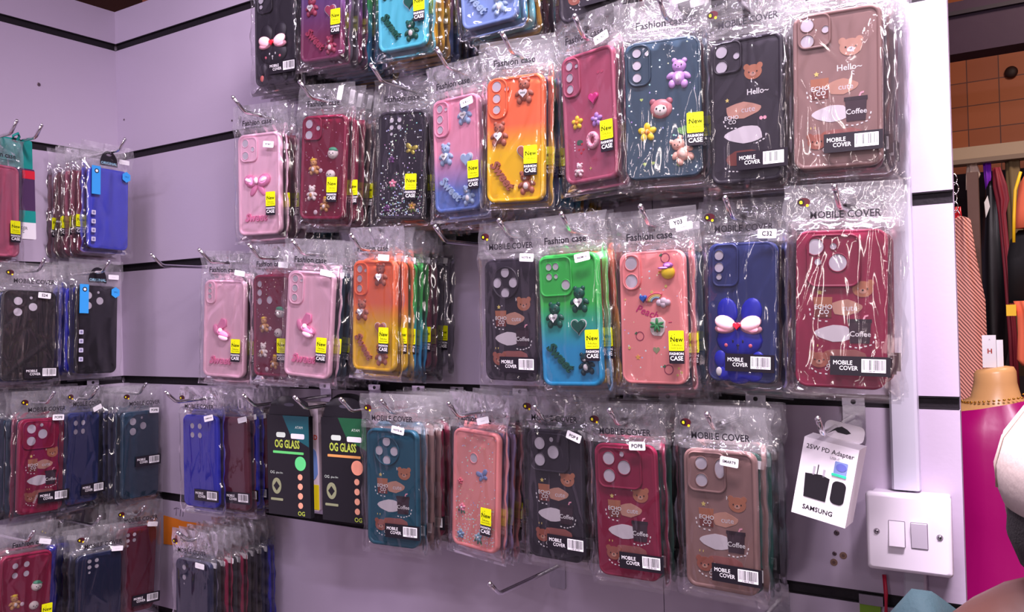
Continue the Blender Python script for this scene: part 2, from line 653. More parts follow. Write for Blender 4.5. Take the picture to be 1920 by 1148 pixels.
def bag_mesh(seed, W, H, thick_front=0.0088, thick_back=0.0054):
    rs = np.random.RandomState(seed)
    bw, z1, z0 = W / 2 + 0.012, 0.021, -HT - H - 0.013
    nu, nv = (26, 52) if seed >= 200 else (58, 92)
    U = np.linspace(-1, 1, nu)
    V = np.linspace(0, 1, nv)
    uu_, vv = np.meshgrid(U, V)
    X = uu_ * bw
    Z = z1 + (z0 - z1) * vv
    wob = 1 + 0.03 * np.sin(Z * 90 + seed) + 0.02 * np.sin(Z * 210 + seed * 2)
    X = X * wob
    cz, hw, hh = -HT - H / 2, W / 2, H / 2
    dx = np.abs(X) - hw
    dz = np.abs(Z - cz) - hh
    d = np.maximum(dx, dz)                 # >0 outside the case
    inside = np.clip(1 - d / 0.011, 0, 1)
    inside = inside ** 0.7

    def folds(n, amp, band):
        f = np.zeros_like(X)
        for _ in range(n):
            if band == 'head':
                px_, pz_ = rs.uniform(-bw, bw), rs.uniform(-HT - .004, z1)
                a = rs.uniform(0, math.pi)
                ln = rs.uniform(.008, .03)
            elif band == 'side':
                px_, pz_ = rs.choice([-1, 1]) * (hw + rs.uniform(-.002, .01)), rs.uniform(z0, -HT)
                a = math.pi / 2 + rs.uniform(-.35, .35)
                ln = rs.uniform(.02, .06)
            elif band == 'streak':
                px_, pz_ = rs.uniform(-hw, hw) * .95, rs.uniform(z0 + .03, -HT - .02)
                a = math.pi / 2 + rs.uniform(-.12, .12)
                ln = rs.uniform(.02, .06)
            elif band == 'foot':
                px_, pz_ = rs.uniform(-bw, bw), rs.uniform(z0, z0 + .022)
                a = rs.uniform(0, math.pi)
                ln = rs.uniform(.008, .02)
            else:
                px_, pz_ = rs.uniform(-hw, hw), rs.uniform(z0 + .01, -HT)
                a = math.pi / 2 + rs.uniform(-.9, .9)
                ln = rs.uniform(.02, .07)
            w_ = rs.uniform(.0012, .0030)
            lx, lz = math.cos(a), math.sin(a)
            al = (X - px_) * lx + (Z - pz_) * lz
            ac = -(X - px_) * lz + (Z - pz_) * lx
            f += amp * rs.uniform(.5, 1.4) * rs.choice([-1, 1]) * np.exp(-np.abs(ac) / w_) * np.exp(-(al / ln) ** 2)
        return f
    prof = inside * thick_front + (1 - inside) * 0.0010
    edge = np.clip((1 - np.abs(uu_)) * 6, 0, 1) * np.clip(vv * 14 + .1, 0, 1) * np.clip((1 - vv) * 14, 0, 1)
    fr = prof + (folds(34, .0022, 'head') + folds(16, .0014, 'side') + folds(16, .0018, 'foot') + folds(7, .0010, 'face') + folds(5, .0013, 'streak')) * (.15 + .85 * edge)
    fr = np.where(d < -0.001, np.maximum(fr, thick_front - .0005), fr) * np.clip(edge + .15, 0, 1)
    fr = np.where(Z > -HT + .002, np.minimum(fr, .0080), np.minimum(fr, .0098))
    bk = (inside * thick_back + (1 - inside) * .0006) * edge + folds(12, .0010, 'head') * edge
    verts = [(x, -y, z) for x, y, z in zip(X.ravel(), fr.ravel(), Z.ravel())]
    n1 = len(verts)
    verts += [(x, y + .0001, z) for x, y, z in zip(X.ravel(), bk.ravel(), Z.ravel())]
    faces, mi = [], []
    for j in range(nv - 1):
        for i in range(nu - 1):
            a = j * nu + i
            zc = (Z[j, 0] + Z[j + 1, 0]) / 2
            xc = (X[j, i] + X[j, i + 1]) / 2
            if math.hypot(xc, zc - .0005) < .0048:
                continue
            k = 1 if zc > -HT + .001 else 0
            faces.append((a, a + nu, a + nu + 1, a + 1)); mi.append(k)
            if max(abs(xc) - hw, abs(zc - cz) - hh) > -.012:      # the sheet lies flat on the case back in between
                faces.append((n1 + a, n1 + a + 1, n1 + a + nu + 1, n1 + a + nu)); mi.append(k)
    me = bpy.data.meshes.new('plastic_bag')
    me.from_pydata(verts, [], faces)
    me.materials.append(FILM)
    me.materials.append(HEAD)
    me.polygons.foreach_set('material_index', mi)
    me.polygons.foreach_set('use_smooth', [True] * len(faces))
    me.update()
    return me


_bags = {}


def bag_for(seed, W, H):
    key = (seed, round(W, 3), round(H, 3))
    if key not in _bags:
        _bags[key] = bag_mesh(seed, W, H)
    return _bags[key]


def proto(fn):
    """build a shape once, keep only its mesh data"""
    b = MB()
    fn(b)
    o = b.build('proto')
    d = o.data
    bpy.data.objects.remove(o)
    return d


def new_sticker(b):        # origin: top left corner
    b.slab(rrect(.0088, -.0108, .0176, .0216, .0012, 3), 0, -.0003, YELLOW)
    b.slab(rrect(.0088, -.0285, .0176, .0138, .0008, 3), 0, -.0003, LABEL)
    b.text('New', .0092, -.0095, .0074, OLIVE, -.0005, bold=.015)
    for i in range(7):
        a = R(110 + i * 28)
        b.slab(circ(.0096 + .0078 * math.cos(a), -.0095 + .0058 * math.sin(a), .0005, n=6), -.0002, -.0004, OLIVE)
    for k in range(2):
        b.text('Phone case' if k == 0 else 'Good Quality', .0092, -.0157 - .0028 * k, .0026, OLIVE, -.0004)
    b.text('FASHION', .0088, -.0249, .0040, WHITE, -.0004, bold=.01)
    b.text('CASE', .0088, -.0299, .0066, WHITE, -.0004, bold=.012)


def bar_sticker(b):        # origin: top left corner
    b.box(0, .054, -.0003, 0, -.0185, 0, LABEL)
    b.text('MOBILE', .0115, -.0064, .0058, WHITE, -.0004, sx=.9)
    b.text('COVER', .0168, -.0116, .0058, WHITE, -.0004, sx=.9)
    b.box(.0285, .0500, -.0005, -.0002, -.0150, -.0022, PAPER)
    x = .0297
    rnd = random.Random(5)
    while x < .0486:
        w_ = rnd.choice([.0003, .0003, .0005, .0007])
        b.box(x, x + w_, -.0006, -.0004, -.0126, -.0030, INK)
        x += w_ + rnd.choice([.0003, .0005, .0007])
    b.text('6 988188 7000', .0392, -.0138, .0021, INK, -.0006)


def tag_blank(b):
    b.slab(rrect(0, 0, .020, .0085, .0014, 4), 0, -.0004, PAPER)
    b.text('MODEL'[:0] or '- - -', 0, 0, .004, INK, -.0005)


def head_mobile(b):
    b.text('MOBILE COVER', .004, -.0105, .0102, INK, -.0088, sx=.92, bold=.012)
    b.text('Mobile phone cover accessories', .003, -.0180, .0030, INK, -.0088)


def head_fashion(b):
    b.text('Fashion case', .001, -.0095, .0112, INK, -.0088, bold=.02)
    b.text('Mobile Phone Protective Cover', .001, -.0168, .0036, INK, -.0088)


def badge(b):
    b.slab(circ(-.034, .003, .0062, .0042), -.0088, -.0091, mat('badge_dark', rgb(60, 10, 20), .4))
    b.slab(circ(-.0365, .003, .0032, .0030), -.0090, -.0093, mat('badge_black', rgb(16, 12, 14), .4))
    b.text('e', -.0366, .0032, .0062, mat('badge_yellow', rgb(230, 210, 20), .4), -.0094, bold=.03)
    b.slab(circ(-.0305, -.0005, .0014, n=8), -.0090, -.0093, _m['badge_yellow'])


P_NEW, P_BAR, P_TAG = proto(new_sticker), proto(bar_sticker), proto(tag_blank)
P_HM, P_HF, P_BADGE = proto(head_mobile), proto(head_fashion), proto(badge)
_tags = {}


def tag_mesh(txt):
    if not txt:
        return P_TAG
    if txt not in _tags:
        def f(b):
            b.slab(rrect(0, 0, .020, .0095, .0014, 4), 0, -.0004, PAPER)
            b.text(txt, 0, 0, min(.0066, .024 / len(txt)), INK, -.0006, bold=.02)
        _tags[txt] = proto(f)
    return _tags[txt]


# ------------------------------------------------------------------ camera plates, art and charms (front packs)
YF = -0.0036
CAMS = {   # plate: (u, v, w, h, r) centre, lens: (u, v, r) ; u over width, v metres from the top; w,h in metres
    'tri_left': ((.27, .024, .033, .038, .009), [(.19, .014, .0058), (.19, .033, .0058), (.37, .024, .0035)]),
    'four_big': ((.42, .030, .050, .052, .010), [(.22, .016, .0078), (.42, .016, .0031), (.25, .031, .0031), (.47, .032, .0082)]),
    'pop': ((.42, .027, .056, .047, .010), [(.25, .0165, .0073), (.25, .0365, .0073), (.50, .026, .0078), (.47, .011, .0029)]),
    'quad_round': ((.41, .029, .040, .040, .020), [(.41, .0165, .0060), (.26, .029, .0060), (.56, .029, .0060), (.41, .0415, .0060)]),
    'smart': ((.33, .024, .044, .043, .009), [(.26, .015, .0065), (.26, .033, .0065), (.52, .0195, .0055)]),
    'duo': ((.25, .019, .032, .034, .008), [(.17, .012, .0062), (.17, .028, .0062), (.38, .0185, .0035)]),
    'strip3': ((.20, .026, .026, .046, .010), [(.17, .012, .0048), (.17, .0255, .0048), (.17, .039, .0048), (.31, .014, .0024)]),
    'slim3': ((.17, .020, .019, .036, .008), [(.15, .009, .0033), (.15, .0175, .0036), (.15, .0265, .0036)]),
    'stack2': ((.20, .0225, .023, .040, .0105), [(.20, .0125, .0074), (.20, .0325, .0074)]),
    'grid4': ((.30, .026, .044, .046, .009), [(.19, .014, .0040), (.31, .014, .0040), (.19, .0255, .0040), (.31, .0255, .0027), (.47, .036, .0056)]),
    'four': (None, [(.28, .018, .0046), (.50, .018, .0046), (.28, .033, .0046), (.50, .033, .0046)]),
    'four_s': (None, [(.28, .012, .0034), (.44, .012, .0034), (.28, .022, .0034), (.44, .022, .0034), (.28, .031, .0022)]),
    'tri': (None, [(.28, .018, .0066), (.28, .036, .0066), (.56, .027, .0066), (.52, .012, .0024)]),
    'row3': (None, [(.17, .014, .0048), (.17, .027, .0050), (.17, .040, .0050), (.44, .038, .0058)]),
    'bunny3': ((.27, .024, .030, .046, .008), [(.18, .013, .0050), (.18, .026, .0050), (.18, .036, .0032)]),
    'one': (None, [(.46, .036, .0060)]),
    'plate2': (None, [(.25, .014, .0042), (.25, .030, .0042), (.25, .040, .0016)]),
    'none': (None, []),
    'split_tall': ((.20, .026, .027, .050, .0125), [(.18, .011, .0062), (.18, .0255, .0052), (.18, .039, .0050), (.36, .015, .0030)]),
}


def uv(W, H):
    return lambda u, v: ((u - .5) * W, -HT - v * H)


def camera_parts(case, W, cams, cm, hole=HOLE):
    plate, lens = CAMS[cams]
    y = YF
    if plate:
        u, v, pw, ph, r = plate
        cx, cz = (u - .5) * W, -HT - v
        b = MB()

        def lp(i, yy):
            return [(x, yy, z) for x, z in rrect(cx, cz, pw - 2 * i, ph - 2 * i, max(r - i, .001), 6)]
        b.loft([lp(0, YF + .001), lp(0, YF - .0018), lp(.0006, YF - .0026), lp(.0018, YF - .0026), lp(.0026, YF - .0014)], cm)
        b.build('camera_surround', case)
        y = YF - .0014
    for u, v, r in lens:
        cx, cz = (u - .5) * W, -HT - v
        b = MB()
        stretch = 1.75 if (cams == 'smart' and u > .5) else 1.0
        f = lambda q, yy: [(x, yy, z) for x, z in circ(cx, cz, r * q, r * q * stretch, 22)]
        b.loft([f(1.18, y + .0005), f(1.16, y - .0006), f(1.04, y - .0008), f(1.0, y - .0001)], cm, cap1=False)
        b.loft([f(1.0, y - .00012), f(.98, y - .00011)], hole, smooth=False)
        b.build('lens_opening', case)


def bear_head(b, cx, cz, s_, m_, snout, y=YF, eyes=True, ear=None):
    b.slab(circ(cx - s_ * .75, cz + s_ * .62, s_ * .34), y, y - .0003, ear or m_)
    b.slab(circ(cx + s_ * .75, cz + s_ * .62, s_ * .34), y, y - .0003, ear or m_)
    b.slab(circ(cx, cz, s_, s_ * .82), y, y - .0004, m_)
    b.slab(circ(cx, cz - s_ * .22, s_ * .34, s_ * .24), y - .0003, y - .0006, snout)
    b.slab(circ(cx, cz - s_ * .12, s_ * .10, n=8), y - .0005, y - .0008, INK)
    for q in (-1, 1):
        b.slab(circ(cx + q * s_ * .45, cz + s_ * .02, s_ * .08, n=8), y - .0003, y - .0007, INK)


def dashes(b, pts, m_, y, ln=.0022, th=.0006):
    for (x0, z0), (x1, z1) in zip(pts[:-1], pts[1:]):
        L = math.hypot(x1 - x0, z1 - z0)
        n = max(1, int(L / (ln * 1.8)))
        a = math.atan2(z1 - z0, x1 - x0)
        for i in range(n):
            cx, cz = x0 + (x1 - x0) * (i + .5) / n, z0 + (z1 - z0) * (i + .5) / n
            p = [(cx + q * ln / 2 * math.cos(a) - t * th * math.sin(a), cz + q * ln / 2 * math.sin(a) + t * th * math.cos(a))
                 for q, t in ((1, 1), (-1, 1), (-1, -1), (1, -1))]
            b.slab(p, y, y - .0003, m_)


TAN, CARAMEL = mat('tan_print', rgb(196, 146, 128), .5), mat('caramel_print', rgb(176, 112, 84), .5)
COCOA, CREAM = mat('cocoa_print', rgb(58, 38, 50), .5), mat('cream_print', rgb(222, 214, 222), .5)
RUST = mat('rust_print', rgb(120, 58, 50), .5)
STARY = mat('soft_yellow_print', rgb(226, 206, 120), .5)
PINKP = mat('pink_print', rgb(246, 170, 190), .5)
REDP = mat('red_print', rgb(200, 30, 50), .4)


def art_coffee(case, W, H, variant=0):
    p = uv(W, H)
    b = MB()
    y = YF
    if variant == 1:      # black case on the upper row
        bear_head(b, *p(.60, .25), .0095, CARAMEL, TAN, y)
        b.text('Hello~', *p(.66, .385), .0085, WHITE, y - .0002, bold=.012)
        b.slab(blob(*p(.47, .50), .039, .017, 3, point=1), y, y - .0003, TAN)
        b.text('cute', *p(.53, .50), .0088, CREAM, y - .0004)
        b.text('ECHO\n CO', *p(.30, .56), .0058, WHITE, y - .0005, bold=.02)
        dashes(b, [p(.18, .55), p(.22, .61), p(.38, .62)], WHITE, y)
        b.slab(blob(*p(.46, .67), .041, .019, 4, point=-1), y, y - .0003, CREAM)
        dashes(b, [p(.62, .74), p(.76, .71), p(.78, .66)], WHITE, y)
        for q in (-1, 1):
            b.slab(circ(*p(.73 + q * .025, .57), .0019, n=10), y, y - .0003, PINKP)
        b.slab(blob(*p(.46, .83), .036, .016, 5), y, y - .0003, RUST)
        dashes(b, [p(.18, .87), p(.24, .91), p(.40, .92)], WHITE, y)
        b.slab(star(*p(.24, .42), .0024), y, y - .0003, STARY)
    else:
        if variant == 2:
            bear_head(b, *p(.66, .25), .0105, TAN, CREAM, y)
            b.text('Hello~', *p(.64, .375), .0085, WHITE, y - .0002, bold=.012)
            b.text('ς', *p(.68, .41), .006, WHITE, y - .0002, bold=.012)
        else:
            bear_head(b, *p(.74, .375), .0095, CARAMEL, TAN, y)
            b.text('Hi', *p(.62, .335), .0055, WHITE, y - .0002, bold=.02)
        b.slab(star(*p(.27, .395), .0028), y, y - .0003, STARY)
        b.slab(circ(*p(.33, .385), .0007, n=8), y, y - .0003, WHITE)
        x0, z0 = p(.20, .425)
        x1, z1 = p(.41, .555)
        b.slab([(x0, z0), (x0 + .0012, z1), (x1 - .0008, z1), (x1, z0)], y, y - .0003, CARAMEL)
        b.slab([(x0 + .0006, z0 - .010), (x0 + .0012, z1), (x1 - .0008, z1), (x1 - .0004, z0 - .010)], y - .0002, y - .0004, RUST)
        b.text('ECHO\n CO', *p(.31, .505), .0062, WHITE, y - .0005, bold=.02)
        for q in range(2):
            b.slab(circ(*p(.26 + .09 * q, .545), .0009, n=8), y - .0003, y - .0006, WHITE)
        dashes(b, [p(.155, .49), p(.17, .55), p(.24, .575), p(.38, .58)], WHITE, y)
        b.slab(blob(*p(.575, .49), .0285, .0155, 3, point=1), y, y - .0003, TAN)
        b.text('cute', *p(.60, .495), .0082, CREAM, y - .0004, bold=.006)
        b.slab(blob(*p(.42, .655), .034, .0175, 4, point=-1), y, y - .0003, CREAM)
        x0, z0 = p(.59, .575)
        x1, z1 = p(.83, .715)
        b.slab([(x0, z0), (x0 + .0012, z1), (x1 - .0012, z1), (x1, z0)], y - .0002, y - .0005, COCOA)
        b.slab([(x0 - .0008, z0 + .0018), (x0 - .0008, z0 - .0018), (x1 + .0008, z0 - .0018), (x1 + .0008, z0 + .0018)], y - .0003, y - .0006, mat('cup_lid_print', rgb(44, 28, 40), .5))
        b.text('Coffee', *p(.715, .658), .0072, WHITE, y - .0007, bold=.014)
        b.slab([p(.74, .565), p(.76, .54), p(.80, .535), p(.80, .545), p(.77, .55), p(.76, .57)], y, y - .0003, PINKP)
        dashes(b, [p(.58, .735), p(.70, .745), p(.85, .72), p(.88, .66)], WHITE, y)
        b.slab(blob(*p(.55, .80), .040, .014, 9), y, y - .0002, mat('dusty_brown_print', rgb(158, 96, 92), .5))
        bear_head(b, *p(.27, .825), .0092, mat('russet_print', rgb(160, 92, 76), .5), TAN, y - .0002)
        b.text('COCO', *p(.385, .85), .0048, WHITE, y - .0009, rot=R(65), bold=.02)
        dashes(b, [p(.17, .875), p(.25, .91), p(.38, .915)], WHITE, y)
        for q in (0, 1):
            b.slab(circ(*p(.20 + .05 * q, .735), .0005, .0013, n=8), y, y - .0003, STARY)
    b.build('printed_artwork', case)


def bear_charm(case, cx, cz, s_, m_, heart_=True, rot=0.0, belly=None, name='bear_charm', snout=None, hat=None):
    b = MB()
    ca, sa = math.cos(rot), math.sin(rot)

    def e(x, z, rx, rz, k, dy=0.0, ry=.0030, rr_=0.0):
        x, z = x * s_, z * s_
        b.ell(cx + x * ca - z * sa, YF - .0003 - dy, cz + x * sa + z * ca, rx * s_, ry, rz * s_, k, rot + rr_, 12, 7)
    for q in (-1, 1):
        e(q * .34, .95, .19, .19, m_, 0, .002)
        e(q * .55, -.05, .20, .33, m_, 0, .0024, q * .9)
        e(q * .42, -.62, .25, .30, m_, 0, .0030)
    e(0, .58, .50, .44, m_, 0, .0042)
    e(0, -.20, .44, .52, m_, 0, .0042)
    e(0, .42, .17, .13, snout or m_, .0028, .0018)
    for q in (-1, 1):
        e(q * .2, .62, .05, .06, INK, .0036, .0008)
    e(0, .46, .06, .045, INK, .0042, .0006)
    if belly:
        e(0, -.22, .28, .34, belly, .0020, .0028)
    if hat:
        e(0, .98, .34, .20, hat, .0006, .0030)
    if heart_:
        x, z = 0, -.10 * s_
        hc = (cx - z * sa, cz + z * ca)
        b.slab(heart(hc[0], hc[1], .40 * s_, rot), YF - .004, YF - .0050, WHITE)
        b.text('mini', hc[0], hc[1], .26 * s_, INK, YF - .0051, rot=rot, bold=.02)
    return b.build(name, case)


def heart_charm(case, cx, cz, s_, m_, outline=WHITE, rot=0.0):
    b = MB()
    if outline:
        b.slab(heart(cx, cz, s_ * 1.14, rot), YF + .0002, YF - .0006, outline)
    b.slab(heart(cx, cz, s_, rot), YF, YF - .0030, m_, bev=.0014)
    return b.build('heart_charm', case)


def sweet_letters(case, cx, cz, size, m_, rot):
    b = MB()
    b.text('Sweet', cx, cz, size, m_, YF - .0010, rot=rot, bold=.035, thick=.0014, shear=.25)
    return b.build('sweet_lettering', case)


def art_bears(case, W, H, pos, m_, belly, third=None):
    p = uv(W, H)
    (a, s1), (b_, s2), h_, (t, tr_), (c_, s3) = pos
    bear_charm(case, *p(*a), s1, m_)
    bear_charm(case, *p(*b_), s2, m_)
    heart_charm(case, *p(*h_), .0100, m_)
    sweet_letters(case, *p(*t), .0165, m_, R(tr_))
    bear_charm(case, *p(*c_), s3, third or m_, False, R(8), belly, snout=belly)


def bow_charm(case, cx, cz, s_, m_, fold, y=YF):
    b = MB()
    for q in (-1, 1):
        b.ell(cx + q * s_ * .62, y - .002, cz + s_ * .10, s_ * .62, .0038, s_ * .46, m_, q * R(24))
        b.ell(cx + q * s_ * .70, y - .0045, cz + s_ * .12, s_ * .34, .0022, s_ * .16, fold, q * R(20))
        b.ell(cx + q * s_ * .34, y - .0008, cz - s_ * .55, s_ * .24, .0022, s_ * .55, m_, q * R(34))
    b.ell(cx, y - .003, cz + .1 * s_, s_ * .22, .0040, s_ * .28, fold)
    return b.build('ribbon_bow', case)


def art_bow(case, W, H, tilt=0):
    p = uv(W, H)
    SATIN, SH = mat('pink_satin', rgb(255, 150, 198), .3), mat('pale_satin', rgb(255, 205, 226), .3)
    cx, cz = p(.47, .50)
    if tilt:      # the folded ribbon hangs with one loop up
        b = MB()
        b.slab([(cx - .002, cz + .016), (cx - .014, cz - .004), (cx - .006, cz - .004), (cx + .008, cz + .004), (cx + .007, cz + .014)][::-1], YF, YF - .003, SATIN, bev=.001)
        b.ell(cx - .012, YF - .002, cz - .002, .005, .003, .009, SATIN, R(20))
        b.ell(cx + .003, YF - .003, cz - .008, .014, .004, .006, SATIN, R(-18))
        b.ell(cx + .004, YF - .004, cz - .014, .010, .003, .005, SH, R(-12))
        b.ell(cx - .001, YF - .005, cz - .003, .004, .003, .004, SH)
        b.build('ribbon_bow', case)
    else:
        bow_charm(case, cx, cz + .003, .0205, SATIN, SH)
    b = MB()
    b.text('Sweet', *p(.42, .83), .0165, mat('pink_lettering', rgb(255, 142, 190), .35), YF - .001, bold=.03, thick=.0012, shear=.3)
    b.build('sweet_lettering', case)


def art_bunny(case, W, H, m_, dark):
    p = uv(W, H)
    b = MB()
    cx = p(.47, 0)[0]
    zf = p(0, .70)[1]
    for q in (-1, 1):
        b.ell(cx + q * .0135, YF, p(0, .50)[1], .0118, .0032, .0155, m_, q * R(-8))
        b.ell(cx + q * .021, YF, p(0, .84)[1], .0075, .0026, .0095, m_)
        b.ell(cx + q * .016, YF, p(0, .97)[1] + .004, .010, .0026, .0075, m_)
    b.ell(cx, YF, zf, .0262, .0038, .0175, m_)
    b.ell(cx, YF, p(0, .90)[1], .019, .0034, .017, m_)
    b.build('bunny_relief', case)
    b = MB()
    ink = WHITE if dark else mat('deep_blue_print', rgb(14, 16, 70), .4)
    for q in (-1, 1):
        b.ell(cx + q * .0055, YF - .0034, zf - .001, .0012, .0008, .0019, ink)
        b.ell(cx + q * .0135, YF - .0026, zf - .0055, .0022, .0010, .0022, mat('blush_pink', rgb(250, 120, 140), .4))
    b.ell(cx, YF - .0036, zf - .0052, .0017, .0007, .0014, ink)
    b.ell(cx, YF - .0034, zf - .0082, .0006, .0007, .0022, ink)
    b.build('bunny_face', case)
    b = MB()
    PB, PS = mat('bow_pink', rgb(255, 196, 204), .35), mat('bow_pink_lower', rgb(240, 168, 184), .35)
    zb = zf + .016
    for q in (-1, 1):
        b.ell(cx + q * .0145, YF - .0030, zb - .0035, .0122, .0030, .0058, PS, q * R(-4))
        b.ell(cx + q * .0140, YF - .0042, zb + .002, .0125, .0032, .0080, PB, q * R(18))
    b.build('pink_bow', case)
    b = MB()
    b.slab(heart(cx, zb - .0005, .0050), YF - .005, YF - .0078, REDP, bev=.001)
    b.build('red_heart', case)
    b = MB()
    b.ell(cx - .022, YF - .002, p(0, .93)[1], .0035, .0012, .0048, WHITE if not dark else mat('coral_pad', rgb(236, 120, 110), .4))
    b.build('paw_pad', case)


def head_charm(case, cx, cz, s_, m_, ears, face=None, hat=None, name='animal_charm'):
    b = MB()
    if ears:
        for q in (-1, 1):
            b.ell(cx + q * s_ * .72, YF, cz + s_ * .62, s_ * .32, .0022, s_ * .32, ears, 0, 10, 6)
    b.ell(cx, YF, cz, s_, .0044, s_ * .86, m_)
    if face:
        b.ell(cx, YF - .0016, cz - s_ * .12, s_ * .68, .0036, s_ * .56, face)
    for q in (-1, 1):
        b.ell(cx + q * s_ * .32, YF - .0046, cz - .02 * s_, s_ * .09, .0008, s_ * .12, INK, 0, 8, 5)
    b.ell(cx, YF - .0050, cz - s_ * .22, s_ * .08, .0006, s_ * .06, INK, 0, 8, 5)
    if hat:
        b.ell(cx, YF - .0006, cz + s_ * .62, s_ * .75, .0040, s_ * .36, hat)
        b.ell(cx + s_ * .5, YF - .001, cz + s_ * .45, s_ * .5, .0030, s_ * .14, hat)
    return b.build(name, case)


def flower_charm(case, cx, cz, s_, m_, core, leaf=None):
    b = MB()
    if leaf:
        for a in (-140, -60, -100):
            b.ell(cx + s_ * 1.1 * math.cos(R(a)), YF, cz + s_ * 1.1 * math.sin(R(a)), s_ * .7, .0012, s_ * .3, leaf, R(a), 10, 6)
    for i in range(5):
        a = R(90 + 72 * i)
        b.ell(cx + s_ * .62 * math.cos(a), YF - .0004, cz + s_ * .62 * math.sin(a), s_ * .46, .0022, s_ * .36, m_, a, 10, 6)
    b.ell(cx, YF - .0012, cz, s_ * .3, .0026, s_ * .3, core, 0, 10, 6)
    return b.build('flower_charm', case)


def butterfly(case, cx, cz, s_, m_, rot=0.0):
    b = MB()
    for q in (-1, 1):
        for (dx, dz, rx, rz, a) in ((.55, .35, .55, .36, 35), (.42, -.35, .38, .28, -35)):
            x, z = q * dx * s_, dz * s_
            b.ell(cx + x * math.cos(rot) - z * math.sin(rot), YF - .0006, cz + x * math.sin(rot) + z * math.cos(rot),
                  rx * s_, .0008, rz * s_, m_, rot + q * R(a), 10, 6)
    b.ell(cx, YF - .001, cz, s_ * .1, .001, s_ * .5, m_, rot, 8, 6)
    return b.build('butterfly_charm', case)


TEDDY, HONEY = mat('teddy_brown', rgb(186, 118, 84), .4), mat('honey_brown', rgb(206, 150, 90), .4)
MILK, MINT = mat('milk_white', rgb(240, 226, 222), .35), mat('mint_green', rgb(90, 176, 140), .35)
SUN = mat('sun_yellow', rgb(250, 214, 40), .35)


def art_winebears(case, W, H):
    p = uv(W, H)
    head_charm(case, *p(.72, .37), .0092, MILK, None, mat('pale_face', rgb(250, 236, 232), .4), MINT)
    bear_charm(case, *p(.30, .50), .0115, HONEY, False, R(6), MILK, hat=SUN)
    head_charm(case, *p(.68, .57), .0080, MILK, None)
    bear_charm(case, *p(.27, .75), .0110, MILK, False, 0, HONEY)
    bear_charm(case, *p(.58, .86), .0105, HONEY, False, R(-12), MILK, hat=SUN)
    b = MB()
    for u, v, r in ((.45, .53, .0034), (.36, .93, .0036), (.14, .93, .0018), (.52, .72, .0012)):
        b.ell(*p(u, v)[:1], YF, p(u, v)[1], r, .0014, r, mat('pearl', rgb(214, 190, 200), .25))
    b.build('pearl_beads', case)


def art_blackglitter(case, W, H):
    p = uv(W, H)
    GOLD = mat('gold_foil', rgb(206, 190, 90), .3, .6)
    butterfly(case, *p(.70, .36), .0095, GOLD, R(-15))
    butterfly(case, *p(.68, .64), .0080, GOLD, R(10))
    flower_charm(case, *p(.33, .67), .0058, mat('petal_pink', rgb(246, 150, 176), .4), WHITE, mat('leaf_dark', rgb(50, 96, 74), .5))
    flower_charm(case, *p(.75, .88), .0055, mat('petal_peach', rgb(246, 196, 130), .4), SUN, mat('leaf_olive', rgb(110, 130, 60), .5))
    flower_charm(case, *p(.30, .45), .0048, mat('petal_violet', rgb(120, 70, 130), .4), mat('violet_core', rgb(80, 44, 96), .4))
    flower_charm(case, *p(.22, .90), .0052, mat('petal_violet', rgb(120, 70, 130), .4), _m['violet_core'])


def art_peachglitter(case, W, H):
    p = uv(W, H)
    butterfly(case, *p(.66, .37), .0095, mat('butterfly_blue', rgb(128, 150, 200), .4), R(20))
    flower_charm(case, *p(.22, .67), .0052, mat('petal_pink', rgb(246, 150, 176), .4), WHITE, mat('leaf_green', rgb(60, 120, 84), .5))
    flower_charm(case, *p(.60, .89), .0056, mat('petal_sky', rgb(150, 200, 220), .4), WHITE, _m['leaf_green'])
    flower_charm(case, *p(.20, .90), .0060, mat('petal_steel', rgb(128, 160, 196), .4), _m['petal_sky'])
    flower_charm(case, *p(.17, .45), .0044, mat('petal_rose', rgb(228, 112, 130), .4), _m['petal_rose'])


